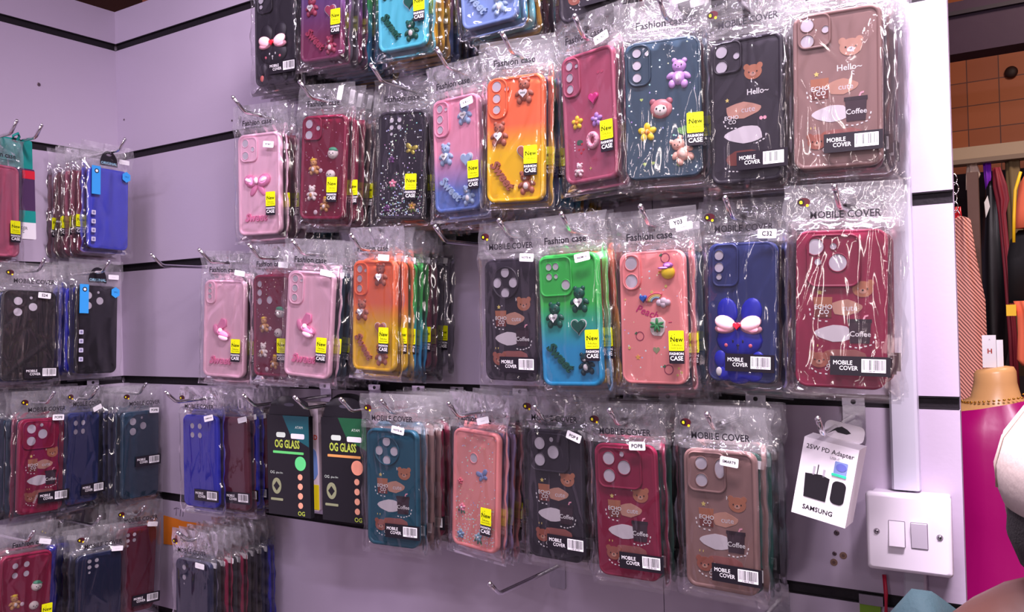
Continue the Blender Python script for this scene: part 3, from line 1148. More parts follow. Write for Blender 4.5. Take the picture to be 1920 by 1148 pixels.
def art_rose(case, W, H):      # maroon case with small sweets and bears; generic charms only
    p = uv(W, H)
    b = MB()
    for u, v in ((.34, .70), (.28, .74), (.37, .745), (.32, .77)):
        b.slab(heart(*p(u, v), .0017), YF, YF - .0004, REDP)
    b.slab(blob(*p(.30, .685), .0085, .006, 2), YF, YF - .0003, mat('leaf_dark', rgb(50, 96, 74), .5))
    dashes(b, [p(.20, .66), p(.20, .75)], WHITE, YF, .0015)
    dashes(b, [p(.44, .66), p(.47, .76)], WHITE, YF, .0015)
    b.text('Hello', *p(.63, .835), .0075, mat('rose_print', rgb(190, 80, 110), .5), YF - .0003)
    b.slab(star(*p(.49, .90), .0022, 4, .35), YF, YF - .0004, STARY)
    for u in (.70, .77):
        b.slab(circ(*p(u, .185), .0018), YF, YF - .0003, mat('rose_print', rgb(190, 80, 110), .5))
    b.build('printed_artwork', case)
    b = MB()      # sprinkled doughnut
    cx, cz = p(.56, .69)
    n, k = 20, 10
    loops = [[(cx + (.0060 + .0030 * math.cos(2 * math.pi * j / k)) * math.cos(2 * math.pi * i / n), YF - .0012 - .0030 * math.sin(2 * math.pi * j / k),
               cz + (.0072 + .0030 * math.cos(2 * math.pi * j / k)) * math.sin(2 * math.pi * i / n)) for j in range(k)] for i in range(n + 1)]
    b.loft(loops, mat('icing_pink', rgb(252, 190, 206), .3), cap0=False, cap1=False)
    for i in range(12):
        a = 2 * math.pi * i / 12
        b.ell(cx + .006 * math.cos(a), YF - .0043, cz + .0072 * math.sin(a), .0009, .0004, .0004, mat('sprinkle', rgb(240, 110, 170), .4), a, 6, 4)
    b.build('doughnut_charm', case)
    bear_charm(case, *p(.27, .90), .0080, mat('blush_white', rgb(246, 214, 220), .35), False, R(-10), MILK)
    heart_charm(case, *p(.60, .37), .0078, mat('magenta_gloss', rgb(226, 60, 140), .3), None)
    flower_charm(case, *p(.64, .54), .0080, mat('petal_lilac', rgb(184, 140, 214), .4), mat('lilac_core', rgb(214, 180, 232), .4))
    flower_charm(case, *p(.27, .53), .0080, SUN, mat('daisy_core', rgb(240, 150, 40), .4))


def art_teal(case, W, H):
    p = uv(W, H)
    bear_charm(case, *p(.72, .27), .0160, mat('lilac_gloss', rgb(206, 160, 226), .3), False, R(-4), mat('lilac_pale', rgb(236, 206, 240), .3))
    head_charm(case, *p(.48, .50), .0125, mat('cocoa_pink', rgb(206, 132, 136), .35), mat('cocoa_rose', rgb(170, 96, 110), .35), mat('pale_face', rgb(250, 236, 232), .4))
    bear_charm(case, *p(.74, .82), .0150, mat('apricot_gloss', rgb(244, 188, 170), .3), False, R(25), mat('apricot_pale', rgb(250, 216, 200), .3))
    flower_charm(case, *p(.29, .66), .0100, SUN, mat('daisy_core', rgb(240, 150, 40), .4))
    b = MB()
    LIME = mat('lime_print', rgb(170, 196, 110), .5)
    for u, v, s_ in ((.22, .42, .0020), (.86, .55, .0022), (.25, .89, .0022), (.36, .885, .0022), (.70, .91, .0026)):
        b.slab(heart(*p(u, v), s_), YF, YF - .0004, LIME)
    b.slab(heart(*p(.76, .67), .0062, R(15)), YF, YF - .0004, mat('green_print', rgb(110, 170, 96), .5))
    b.build('printed_artwork', case)


def art_peach(case, W, H):
    p = uv(W, H)
    MAG = mat('magenta_print', rgb(206, 40, 120), .5)
    b = MB()
    b.text('Peach', *p(.42, .46), .0120, MAG, YF - .0003, rot=R(-20), bold=.012, shear=.25)
    dashes(b, [p(.58, .51), p(.70, .54), p(.84, .535)], MAG, YF, .004, .0003)
    for u, v, r in ((.30, .64, .0052), (.73, .89, .0056), (.72, .06, .0056)):
        cx, cz = p(u, v)
        o, i = circ(cx, cz, r, n=20), circ(cx, cz, r * .84, n=20)
        k = MB()
        for q in range(20):
            b.add([(o[q][0], YF - .0003, o[q][1]), (o[(q + 1) % 20][0], YF - .0003, o[(q + 1) % 20][1]),
                   (i[(q + 1) % 20][0], YF - .0003, i[(q + 1) % 20][1]), (i[q][0], YF - .0003, i[q][1])], [(0, 1, 2, 3)], mat('plum_print', rgb(150, 50, 90), .5))
        b.slab(heart(cx - r * .9, cz + r * .6, r * .36, R(40)), YF, YF - .0003, mat('leaf_green', rgb(60, 120, 84), .5))
    for u, v, q in ((.28, .20, .0012), (.62, .17, .0012), (.72, .27, .0016), (.08, .36, .0010), (.13, .73, .0016), (.88, .88, .0014), (.92, .91, .0014), (.86, .93, .0014), (.5, .31, .0018)):
        b.slab(circ(*p(u, v), q, n=10), YF, YF - .0004, STARY)
    b.slab(heart(*p(.55, .745), .0045), YF, YF - .0003, mat('sage_print', rgb(150, 160, 120), .5))
    b.slab(star(*p(.26, .80), .0034), YF, YF - .0003, mat('apricot_print', rgb(240, 180, 90), .5))
    b.build('printed_artwork', case)
    heart_charm(case, *p(.37, .355), .0050, mat('cobalt_gloss', rgb(40, 100, 200), .3), None)
    b = MB()      # rainbow with a cloud
    cx, cz = p(.58, .385)
    for i, cc in enumerate([rgb(236, 110, 130), rgb(246, 190, 110), rgb(240, 236, 170), rgb(160, 200, 230)]):
        r_ = .0125 - i * .0020
        b.tube([(cx + r_ * math.cos(R(a)), YF - .0008, cz + r_ * .75 * math.sin(R(a))) for a in range(60, 181, 15)], .0011, mat('rainbow_%s' % 'abcd'[i], cc, .4), 6)
    for dx, dz, r_ in ((0, 0, .0038), (.005, .0015, .0042), (.010, 0, .0036), (.005, -.002, .0038)):
        b.ell(cx + dx + .003, YF - .001, cz + dz - .001, r_, .0028, r_, mat('cloud_grey', rgb(226, 206, 220), .35))
    b.build('rainbow_charm', case)
    b = MB()      # palm tree on a white island
    cx, cz = p(.58, .57)
    b.slab(blob(cx, cz, .0185, .0215, 8), YF + .0002, YF - .0012, MILK, bev=.0005)
    b.tube([(cx, YF - .0022, cz - .006), (cx + .001, YF - .0022, cz - .001), (cx, YF - .0022, cz + .003)], .0011, HONEY, 6)
    for a in (-160, -110, -20, 20, 90, 160, -70):
        b.ell(cx + .0045 * math.cos(R(a)), YF - .0024, cz + .002 + .0036 * math.sin(R(a)), .0044, .0012, .0016, mat('palm_green', rgb(50, 150, 84), .4), R(a), 10, 6)
    b.build('palm_charm', case)
    b = MB()      # plain yellow chick with a lilac cap
    cx, cz = p(.76, .155)
    b.ell(cx, YF - .0008, cz - .002, .0084, .0040, .0076, SUN)
    b.ell(cx - .0085, YF - .0020, cz - .001, .0024, .0014, .0014, mat('daisy_core', rgb(240, 150, 40), .4))
    b.ell(cx + .001, YF - .0026, cz + .0056, .0062, .0026, .0034, mat('cap_lilac', rgb(190, 120, 206), .35))
    b.ell(cx - .004, YF - .0036, cz + .0030, .0070, .0018, .0014, _m['cap_lilac'])
    b.build('chick_charm', case)


BODY_CM = lambda color: C[color]


# ------------------------------------------------------------------ pack assembly
ORD = ['', 'second', 'third', 'fourth', 'fifth', 'sixth', 'seventh', 'eighth', 'ninth', 'tenth', 'eleventh']
GROUP = 'bagged phone cases hanging on the slatwall hooks'
COLN = dict(maroon='maroon', wine='wine red', black='black', jet='black', navy='navy', blue='dark blue', royal='royal blue', violet='violet blue',
            teal='teal', dteal='dark teal', green='deep green', brown='taupe', pink='baby pink', peach='peach pink', rose='rose', lav='lavender',
            grey='smoke grey', orange='orange', yellow='yellow', sunset='orange and yellow', lagoon='green and blue', candy='pink and blue',
            plum='violet and plum', cyan='cyan', sky='powder blue', winegl='wine glitter', blackgl='black glitter', peachgl='peach glitter',
            tealgl='teal glitter', peachdots='peach')


def pose(wall, X, d, ztop, yaw_, roll_):
    """root (the hanging hole) from the case's top centre"""
    ox, oz = -HT * math.sin(roll_), HT * math.cos(roll_)
    lx, ly = ox * math.cos(yaw_), ox * math.sin(yaw_)
    if wall == 'B':
        return Vector((X + lx, -d + ly, ztop + oz)), (0, roll_ * -1, yaw_)
    return Vector((d - ly, X + lx, ztop + oz)), (0, -roll_, yaw_ + R(90))


def set_pose(o, wall, X, d, ztop, yaw_, roll_):
    loc, rot = pose(wall, X, d, ztop, yaw_, roll_)
    o.location = loc
    o.rotation_mode = 'XYZ'
    o.rotation_euler = rot


def add_common(root, W, H, color, face, flat, bag, sticker, size, head, front, spos=None, tpos=None):
    case = link('phone_case', case_mesh(W, H, color, face, flat), root)
    bg = link('plastic_bag', bag, root)
    yb = -0.0099 if front else -0.0093
    if sticker == 'new':
        s_ = link('fashion_case_sticker', P_NEW, root)
        u, v = spos or (.80, .57)
        s_.location = ((u - .5) * W, yb, -HT - v * H)
    elif sticker == 'bar':
        s_ = link('barcode_sticker', P_BAR, root)
        u, v = spos or (.40, .795)
        s_.location = ((u - .5) * W, yb, -HT - v * H)
    if size is not None:
        t = link('size_label', tag_mesh(size), root)
        u, v, a = tpos or (.80, .02, -6)
        t.location = ((u - .5) * W, yb - .0004, -HT - v * H)
        t.rotation_euler = (0, -R(a), 0)
    if head and front:
        link('header_print', P_HM if head == 'm' else P_HF, bg)
    if head == 'm' and front:
        link('badge_print', P_BADGE, bg)
    return case


STACKS = []


def stack(key, wall, X, d, ztop, W, H, yw, rl, color, label, short, behind, face=None, flat=False, cams='none', art=None, sticker='bar',
          size=None, head='m', spos=None, tpos=None, cam_col=None, bstick=None, step=.0182, shift=0.0, hole=HOLE, seed=None, yjit=1.2):
    H = H
    seed = seed if seed is not None else (hash_(key) % 97 + 1)
    root = empty('phone_case_pack', (0, 0, 0))
    set_pose(root, wall, X, d, ztop, R(yw), R(rl))
    tag(root, label, 'phone case', GROUP)
    case = add_common(root, W, H, color, face, flat, bag_for(seed, W, H), sticker, size, head, True, spos, tpos)
    camera_parts(case, W, cams, cam_col or C[color], hole)
    if art:
        art(case, W, H)
    rnd = random.Random(seed)
    cp = empty('proto', (0, 0, 0))
    for k, cname in enumerate(behind):
        dk = d - step * (k + 1)
        if dk < 0.008:
            break
        r = empty('phone_case_pack', (0, 0, 0))
        W2 = W if W < .08 else .079
        H2 = min(H, .153) if k else H
        set_pose(r, wall, X + shift + rnd.uniform(-.0022, .0022), dk, ztop + rnd.uniform(-.004, .001), R(yw * (.93 ** (k + 1)) + rnd.uniform(-yjit, yjit) * .6), R(rl + rnd.uniform(-1.2, 1.2)))
        st = (bstick or sticker)
        add_common(r, W2, H2, cname, None, flat, bag_for(200 + k % 4, .077 if W2 < .078 else .079, .15 if H2 < .1515 else .154), st,
                   '' if size is not None else None, None, False, ((.87, spos[1]) if st == 'new' else spos) if spos else None, (.95, tpos[1], tpos[2]) if tpos else None)
        if key == 'E1':
            link('badge_print', P_BADGE, r)
        tag(r, '%s phone case, %s behind the %s' % (COLN[cname], ORD[k + 1], short), 'phone case', GROUP)
    bpy.data.objects.remove(cp)
    return root


def hash_(s_):
    h = 7
    for ch in s_:
        h = (h * 31 + ord(ch)) % 100003
    return h


BEAR_A = (((.66, .14), .0152), ((.22, .46), .0148), (.67, .61), ((.27, .78), -52), ((.70, .86), .0142))
BEAR_B = (((.70, .17), .0145), ((.27, .50), .0145), (.72, .56), ((.36, .80), -42), ((.74, .88), .0130))
BEAR_C = (((.68, .36), .0150), ((.25, .47), .0150), (.65, .55), ((.31, .78), -45), ((.75, .84), .0130))
BROWNB = mat('bear_brown', rgb(178, 104, 82), .4)
BLUEB = mat('bear_blue', rgb(168, 196, 230), .35)
GREENB = mat('bear_green', rgb(16, 92, 76), .35)
ROSEB = mat('bear_rose', rgb(176, 70, 100), .35)

# ---- top row, slot 1
stack('A1', 'B', .592, .12, 1.957, .079, .155, 6, -1, 'black', 'black case with pink bow and red heart face, top left stack cut by photo edge',
      'black pink-bow case in the top row', ['black', 'jet', 'black', 'jet', 'black', 'jet'], cams='bunny3', flat=True, seed=11,
      art=lambda c, W, H: art_bunny(c, W, H, C['black'], True))
stack('A2', 'B', .700, .128, 1.972, .078, .155, 2, -3, 'plum', 'violet and plum case with rose bear and heart charms in top row',
      'violet plum bear case', ['grey', 'plum', 'lagoon', 'lagoon', 'sky', 'yellow', 'candy'], sticker='new', head='f', cams='strip3', seed=12,
      art=lambda c, W, H: art_bears(c, W, H, BEAR_B, ROSEB, MILK))
stack('A3', 'B', .846, .130, 1.957, .078, .153, 3, -1, 'cyan', 'cyan case with dark green bear and lettering charms in top row',
      'cyan bear case', ['yellow', 'yellow', 'candy', 'grey', 'blue', 'grey', 'yellow'], sticker='new', head='f', cams='strip3', seed=13,
      art=lambda c, W, H: art_bears(c, W, H, BEAR_A, GREENB, MILK))
stack('A4', 'B', .978, .130, 1.961, .079, .153, 4, 2, 'sky', 'powder blue case with white bear and pale blue lettering in top row',
      'powder blue bear case', ['cyan', 'yellow', 'wine', 'grey', 'maroon', 'black'], sticker='new', head='f', cams='strip3', seed=14,
      art=lambda c, W, H: art_bears(c, W, H, BEAR_A, BLUEB, WHITE))
stack('A5', 'B', 1.122, .130, 1.940, .079, .153, -3, 0, 'black', 'black coffee print case at top edge above the rose case',
      'black coffee case at the top edge', ['jet', 'wine', 'jet', 'black', 'jet', 'jet'], cams='duo', seed=15, art=lambda c, W, H: art_coffee(c, W, H, 0))
stack('A6', 'B', 1.270, .120, 1.925, .079, .155, 0, -2, 'jet', 'black case at the top edge above the teal glitter case',
      'black case above the teal one', ['wine', 'jet', 'maroon', 'jet', 'wine'], cams='duo', flat=True, seed=16)
stack('A7', 'B', 1.380, .095, 1.942, .079, .155, 0, -1, 'brown', 'taupe case at the top edge above the taupe hello case',
      'taupe case at the top edge', ['wine', 'jet', 'wine', 'jet'], cams='duo', seed=17)

# ---- second row, slot 2
stack('B1', 'B', .549, .120, 1.734, .080, .155, 8.4, -1, 'pink', 'baby pink case with pink ribbon bow, front of the upper left stack',
      'upper pink bow case', ['wine', 'pink', 'wine', 'dteal', 'teal', 'dteal', 'wine'], sticker='new', head='f', cams='tri_left', size='FIT NE T', tpos=(.80, .13, -8), seed=21,
      spos=(.72, .59), art=lambda c, W, H: art_bow(c, W, H))
stack('B2', 'B', .688, .120, 1.741, .077, .150, 8.1, -4.1, 'maroon', 'wine glitter case with brown bears and mint hood charm, upper row stack',
      'upper wine bear case', ['maroon', 'brown', 'grey', 'brown', 'wine', 'maroon', 'wine'], sticker='new', head='f', cams='duo', face='winegl', size='', tpos=(.9, -.19, 80), seed=22,
      spos=(.66, .60), art=art_winebears)
stack('B3', 'B', .820, .105, 1.730, .077, .148, 7.9, -3.5, 'black', 'black confetti glitter case with gold butterflies and flowers',
      'black glitter case', ['jet', 'black', 'jet', 'grey', 'jet', 'teal'], sticker='new', head='f', cams='four_s', face='blackgl', seed=23,
      spos=(.64, .59), art=art_blackglitter)
stack('B4', 'B', .928, .130, 1.727, .077, .146, -5, -.1, 'candy', 'pink to blue case with pale blue bear charms and Sweet lettering',
      'pink to blue bear case', ['jet', 'yellow', 'peach', 'blue', 'candy', 'grey', 'peach'], sticker='new', head='f', cams='strip3', seed=24, size='S18 U1', tpos=(.82, .08, 10),
      spos=(.80, .59), cam_col=C['rose'] if 0 else mat('pink_of_candy_case', rgb(246, 160, 186), .4), art=lambda c, W, H: art_bears(c, W, H, BEAR_B, BLUEB, WHITE))
stack('B5', 'B', 1.025, .140, 1.735, .077, .152, 5.4, -1.9, 'sunset', 'large orange to yellow case with brown bear charms in upper row',
      'upper orange bear case', ['blue', 'lagoon', 'lagoon', 'cyan', 'candy', 'yellow', 'sunset'], sticker='new', head='f', cams='split_tall', seed=25,
      spos=(.69, .57), cam_col=mat('orange_of_sunset_case', rgb(252, 116, 70), .4), art=lambda c, W, H: art_bears(c, W, H, BEAR_A, BROWNB, MILK))
stack('B6', 'B', 1.122, .138, 1.747, .077, .150, -11.9, .9, 'rose', 'rose maroon case with pink doughnut charm and three lens openings',
      'rose doughnut case', ['jet', 'black', 'lav', 'jet', 'black', 'jet', 'jet'], sticker='new', head='f', cams='strip3', seed=26, size='X1 X27', tpos=(.85, -.05, 14),
      spos=(.76, .57), cam_col=None, art=art_rose)
stack('B7', 'B', 1.213, .140, 1.742, .083, .151, 9.1, -.6, 'dteal', 'dark teal starry case with lilac bear and apricot bear charms',
      'teal starry bear case', ['wine', 'grey', 'jet', 'wine', 'maroon', 'jet', 'wine'], sticker='new', head='f', cams='strip3', face='tealgl', flat=True, seed=27, size='SPARK 8C', tpos=(.80, -.26, 8),
      spos=(.83, .56), art=art_teal)
stack('B8', 'B', 1.303, .130, 1.730, .079, .152, -5, -1.4, 'black', 'black case with Hello and cute print in the upper row',
      'black hello case', ['jet', 'wine', 'jet', 'maroon', 'jet', 'wine', 'jet'], cams='duo', seed=28, art=lambda c, W, H: art_coffee(c, W, H, 1))
stack('B9', 'B', 1.393, .130, 1.739, .083, .156, 3, -1.2, 'brown', 'taupe case with Hello bear, cute and Coffee print beside grey trunking',
      'taupe hello bear case', ['wine', 'black', 'wine', 'jet', 'wine', 'maroon'], cams='duo', seed=29, art=lambda c, W, H: art_coffee(c, W, H, 2), spos=(.36, .79))

# ---- third row, slot 3
stack('C1', 'B', .466, .122, 1.514, .080, .153, 10.4, -3.3, 'pink', 'baby pink bow case, leftmost front case of the third row',
      'leftmost pink bow case of third row', ['wine', 'teal'], sticker='new', head='f', cams='slim3', size='', tpos=(.92, -.07, -8), seed=31,
      spos=(.74, .60), art=lambda c, W, H: art_bow(c, W, H, 1))
stack('C2', 'B', .576, .125, 1.517, .077, .153, 1.6, -1.9, 'maroon', 'wine glitter bear case between the two pink bow cases',
      'wine bear case between pink bow cases', ['wine', 'wine'], sticker='new', head='f', cams='row3', face='winegl', size='', tpos=(.9, -.09, -4), seed=32,
      spos=(.72, .62), art=art_winebears)
stack('C3', 'B', .672, .138, 1.517, .080, .152, 8.1, -5.3, 'pink', 'baby pink bow case left of the orange bear case, third row',
      'pink bow case beside the orange one', ['dteal', 'jet', 'grey', 'wine', 'teal', 'wine'], sticker='new', head='f', cams='strip3', size='', tpos=(.88, .01, -8), seed=33,
      spos=(.74, .61), art=lambda c, W, H: art_bow(c, W, H, 1))
stack('C4', 'B', .780, .125, 1.527, .077, .152, -1.4, -3, 'sunset', 'small orange to yellow bear case in the third row',
      'third row orange bear case', ['sunset', 'lagoon', 'lagoon', 'wine', 'jet', 'grey', 'candy'], sticker='new', head='f', cams='strip3', seed=34, size='', tpos=(.80, -.02, -4),
      spos=(.70, .60), cam_col=mat('orange_of_sunset_case', rgb(252, 116, 70), .4), art=lambda c, W, H: art_bears(c, W, H, BEAR_A, BROWNB, MILK), yjit=6)
stack('C5', 'B', 1.011, .140, 1.515, .079, .148, -2.7, -1, 'black', 'black case with round four-lens ring and coffee print, third row',
      'black coffee case beside the green one', ['jet'], cams='quad_round', seed=35, size='NOTE 40', tpos=(.86, .0, -4), art=lambda c, W, H: art_coffee(c, W, H, 0), flat=True, spos=(.33, .80))
stack('C6', 'B', 1.092, .145, 1.516, .079, .153, -1.9, 1, 'lagoon', 'green to blue case with dark green bear charms and Sweet lettering',
      'green to blue bear case', ['sunset', 'sunset', 'orange'], sticker='new', head='f', cams='grid4', seed=36, size='REDMI 10', tpos=(.80, .04, 8),
      spos=(.79, .58), cam_col=mat('green_of_lagoon_case', rgb(62, 200, 86), .4), art=lambda c, W, H: art_bears(c, W, H, BEAR_C, GREENB, WHITE, mat('bear_night', rgb(20, 60, 66), .35)))
stack('C7', 'B', 1.194, .140, 1.513, .079, .146, -4, -.1, 'peach', 'peach pink case with Peach lettering, rainbow and palm tree charms',
      'peach pink case', ['dteal', 'lav', 'jet', 'teal'], sticker='new', head='f', cams='stack2', seed=37, size='Y03', tpos=(.97, -.19, 8), face='peachdots', flat=True,
      spos=(.78, .60), art=art_peach)
stack('C8', 'B', 1.289, .120, 1.517, .077, .148, -5.8, -1.9, 'blue', 'blue bunny case with pink bow and red heart, third row',
      'blue bunny case', ['jet', 'black', 'jet', 'black', 'jet'], cams='bunny3', seed=38, size='C32', tpos=(.90, -.05, -2), flat=True, spos=(.30, .795),
      art=lambda c, W, H: art_bunny(c, W, H, C['royal'], False))
stack('C9', 'B', 1.393, .140, 1.521, .084, .154, 4, -2, 'maroon', 'large maroon coffee print case with four lens openings beside grey trunking',
      'large maroon coffee case', ['maroon', 'wine', 'maroon'], cams='four_big', seed=39, art=lambda c, W, H: art_coffee(c, W, H, 0), flat=True)

# ---- fourth row, slot 4
stack('D1', 'B', .374, .105, 1.296, .077, .151, 5.7, -.8, 'royal', 'plain royal blue case with four lens openings, leftmost on the back wall',
      'plain royal blue case', ['wine', 'royal', 'wine', 'wine', 'wine', 'wine'], cams='four', seed=41, size='CAMON 20', tpos=(.85, .02, 12), flat=True, yjit=3, shift=.052)
stack('D4', 'B', .815, .140, 1.299, .080, .156, 6.8, -.9, 'teal', 'teal coffee print case with round four-lens ring, fourth row',
      'teal coffee case', ['brown', 'brown', 'maroon', 'jet', 'black', 'wine'], cams='quad_round', seed=44, size='NOTE 40', tpos=(.68, .0, -10), art=lambda c, W, H: art_coffee(c, W, H, 0))
stack('D5', 'B', .936, .115, 1.300, .077, .153, -6.5, -3.4, 'peach', 'peach glitter case with blue butterfly and flower charms, fourth row',
      'peach glitter case', ['lav', 'peach', 'jet', 'jet'], sticker='new', head='f', cams='one', face='peachgl', seed=45, size='', tpos=(.72, -.10, 16),
      spos=(.70, .62), art=art_peachglitter)
stack('D6', 'B', 1.054, .122, 1.307, .077, .155, -2.4, -.6, 'black', 'black three-lens case with coffee print, fourth row',
      'black three-lens coffee case', ['jet', 'green', 'jet', 'jet'], cams='pop', seed=46, size='POP 8', tpos=(.92, .03, -18), art=lambda c, W, H: art_coffee(c, W, H, 0), flat=True)
stack('D7', 'B', 1.150, .130, 1.297, .077, .151, -2, .7, 'maroon', 'maroon three-lens case with coffee print and POP8 label',
      'maroon three-lens coffee case', ['green', 'jet', 'green', 'jet'], cams='pop', seed=47, size='POP8', tpos=(.76, .0, 2), art=lambda c, W, H: art_coffee(c, W, H, 0), flat=True)
stack('D8', 'B', 1.264, .140, 1.299, .080, .148, -4, -.2, 'brown', 'taupe case with coffee print and SMART9 label, fourth row',
      'taupe SMART9 coffee case', ['green', 'jet', 'grey', 'black'], cams='smart', seed=48, size='SMART9', tpos=(.68, .07, -6), art=lambda c, W, H: art_coffee(c, W, H, 0))

# ---- fifth row, slot 5
stack('E1', 'B', .394, .140, 1.070, .078, .150, 4, -1.4, 'navy', 'plain navy case at the front of the long lower stack',
      'navy case in the long lower stack', ['jet', 'maroon', 'jet', 'maroon', 'jet', 'black', 'navy', 'royal'], cams='plate2', seed=51, size='', tpos=(.80, .03, -3), flat=True, step=.0148)

# ---- left wall
stack('F1', 'L', -.297, .125, 1.714, .077, .150, 10, -1.1, 'rose', 'rose pink case in crinkled bag cut by the left photo edge',
      'rose pink case', ['wine', 'rose'], sticker='new', head='f', cams='none', seed=61, spos=(.74, .60))
stack('G1', 'L', -.250, .130, 1.509, .083, .149, -6.1, -2.8, 'jet', 'black three-lens case with S24 label on the left wall',
      'black S24 case', ['blue', 'jet', 'navy', 'jet'], cams='tri', seed=63, size='S24', tpos=(.74, .05, -4), flat=True, spos=(.40, .85))
stack('H1', 'L', -.235, .130, 1.296, .077, .156, 2.6, -3, 'maroon', 'maroon coffee print case hanging on the left wall',
      'maroon coffee case on the left wall', ['dteal', 'navy', 'teal', 'jet'], cams='pop', seed=64, size='POP8', tpos=(.80, .0, -2), art=lambda c, W, H: art_coffee(c, W, H, 0), flat=True, spos=(.40, .78))
stack('H2', 'L', -.159, .120, 1.297, .074, .157, 15, -3.3, 'blue', 'plain blue four-lens case on the left wall, middle stack',
      'plain blue four-lens case', ['navy', 'jet', 'navy', 'blue', 'jet'], cams='four', seed=65, size='', tpos=(.84, -.04, 20), flat=True)
stack('H3', 'L', -.060, .140, 1.289, .077, .157, 3.4, -2, 'dteal', 'dark teal three-lens case on the left wall next to the corner',
      'dark teal corner case', ['navy', 'blue', 'navy', 'jet', 'navy', 'blue'], cams='tri', seed=66, size='POP8', tpos=(.80, .0, -2), flat=True, spos=(.30, .52))
stack('I1', 'L', -.273, .145, 1.083, .082, .152, .1, -4.2, 'maroon', 'maroon four-lens case with small bear charms, lower left corner of photo',
      'lower left maroon charm case', ['wine', 'navy'], sticker='new', head='f', cams='four', seed=67, size='', tpos=(.8, -.10, -14), art=art_winebears)
stack('I2b', 'L', -.196, .095, 1.072, .077, .151, 12, -4.9, 'royal', 'royal blue case half hidden behind the navy case, lower left wall',
      'half hidden royal blue case', ['navy', 'royal'], cams='plate2', seed=68, size='', tpos=(.8, -.05, -10), flat=True)
stack('I2', 'L', -.152, .150, 1.054, .077, .156, -8, -2.2, 'navy', 'plain navy four-lens case on the lower left wall',
      'plain navy four-lens case', ['jet', 'navy'], cams='four_s', seed=69, size='', tpos=(.86, -.02, -6), flat=True)
stack('I3', 'L', -.073, .140, 1.079, .077, .151, -3.7, -3.9, 'wine', 'plain wine red case on the lower left wall near the corner',
      'plain wine red corner case', ['navy', 'wine', 'jet', 'wine'], cams='four_s', seed=70, size='', tpos=(.84, -.02, -8), flat=True, spos=(.40, .80))


# ---- boxed cases with arched black hanger cards
def original_pack(key, X, d, ztop, W, H, yw, rl, color, label, short, behind, cams):
    root = empty('phone_case_pack', (0, 0, 0))
    set_pose(root, 'L', X, d, ztop, R(yw), R(rl))
    tag(root, label, 'phone case', GROUP)
    case = link('phone_case', case_mesh(W, H, color, None, True), root)
    camera_parts(case, W, cams, C[color])
    link('plastic_bag', bag_for(300 + len(key), W, H), root)
    b = MB()
    arch = [(.017 * math.cos(R(a)), -.016 + .024 * math.sin(R(a))) for a in range(0, 181, 12)]
    arch = [(x, z) for x, z in arch] + [(-.017, -.020), (.017, -.020)]
    b.slab(arch, -.0030, -.0036, LABEL)
    b.slab(circ(0, .0005, .0052, .0020), -.0034, -.0039, mat('arch_slot', rgb(120, 108, 124), .6))
    b.text('ORIGINAL', 0, -.0150, .0068, mat('pale_cyan_print', rgb(150, 200, 220), .4), -.0040, bold=.01)
    b.build('hanger_card', root)
    BLUE = mat('light_blue_band', rgb(52, 150, 220), .4)
    b = MB()
    x0 = -W / 2 + .002
    b.box(x0, x0 + .0165, -.0104, -.0101, -HT - .050, -HT + .001, BLUE)
    b.slab(circ(x0 + .009, -HT - .008, .0042), -.0103, -.0106, INK)
    b.slab(circ(x0 + .009, -HT - .008, .0024), -.0105, -.0108, WHITE)
    b.build('blue_band', root)
    for i in range(4):
        b = MB()
        z = -HT - .083 - i * .0158
        b.slab(rrect(x0 + .004, z, .0078, .0078, .001, 3), -.0101, -.0104, mat('icon_grey', rgb(186, 184, 204), .5))
        b.slab(rrect(x0 + .004, z, .0040, .0040, .001, 3), -.0103, -.0106, mat('icon_dark', rgb(120, 118, 150), .5))
        b.build('icon_sticker', root)
    b = MB()
    b.slab([(W / 2 - .008 + .009 * math.sin(R(a)), -HT - .011 + .010 * math.cos(R(a))) for a in range(0, 360, 60)][::-1], -.0101, -.0105, BLUE)
    b.text('TPU', W / 2 - .008, -HT - .011, .0045, mat('navy_print', rgb(16, 60, 120), .5), -.0106)
    b.build('hexagon_sticker', root)
    t = link('size_label', tag_mesh(''), root)
    t.location = (.030, -.004, -.008)
    rnd = random.Random(3)
    for k, cname in enumerate(behind):
        dk = d - .0185 * (k + 1)
        r = empty('phone_case_pack', (0, 0, 0))
        set_pose(r, 'L', X - .006 - rnd.uniform(0, .006), dk, ztop - .004, R(yw + rnd.uniform(-4, 4)), R(rl))
        add_common(r, .077, .150, cname, None, True, bag_for(200 + k % 4, .077, .150), 'new' if key == 'F2' else 'bar', None, None, False, (-.10, .55) if key == 'F2' else None)
        tag(r, '%s phone case, %s behind the %s' % (COLN[cname], ORD[k + 1], short), 'phone case', GROUP)


original_pack('F2', -.099, .120, 1.731, .077, .146, .2, -1.9, 'violet', 'violet blue case with black ORIGINAL arch card and light blue band',
              'violet blue case with arch card', ['wine', 'rose', 'wine', 'brown', 'wine'], 'none')
original_pack('G2x', -.126, .120, 1.519, .077, .156, -.4, -2.4, 'jet', 'black case with ORIGINAL arch card and light blue band near corner',
              'black case with arch card', ['royal', 'royal', 'navy', 'jet'], 'tri')

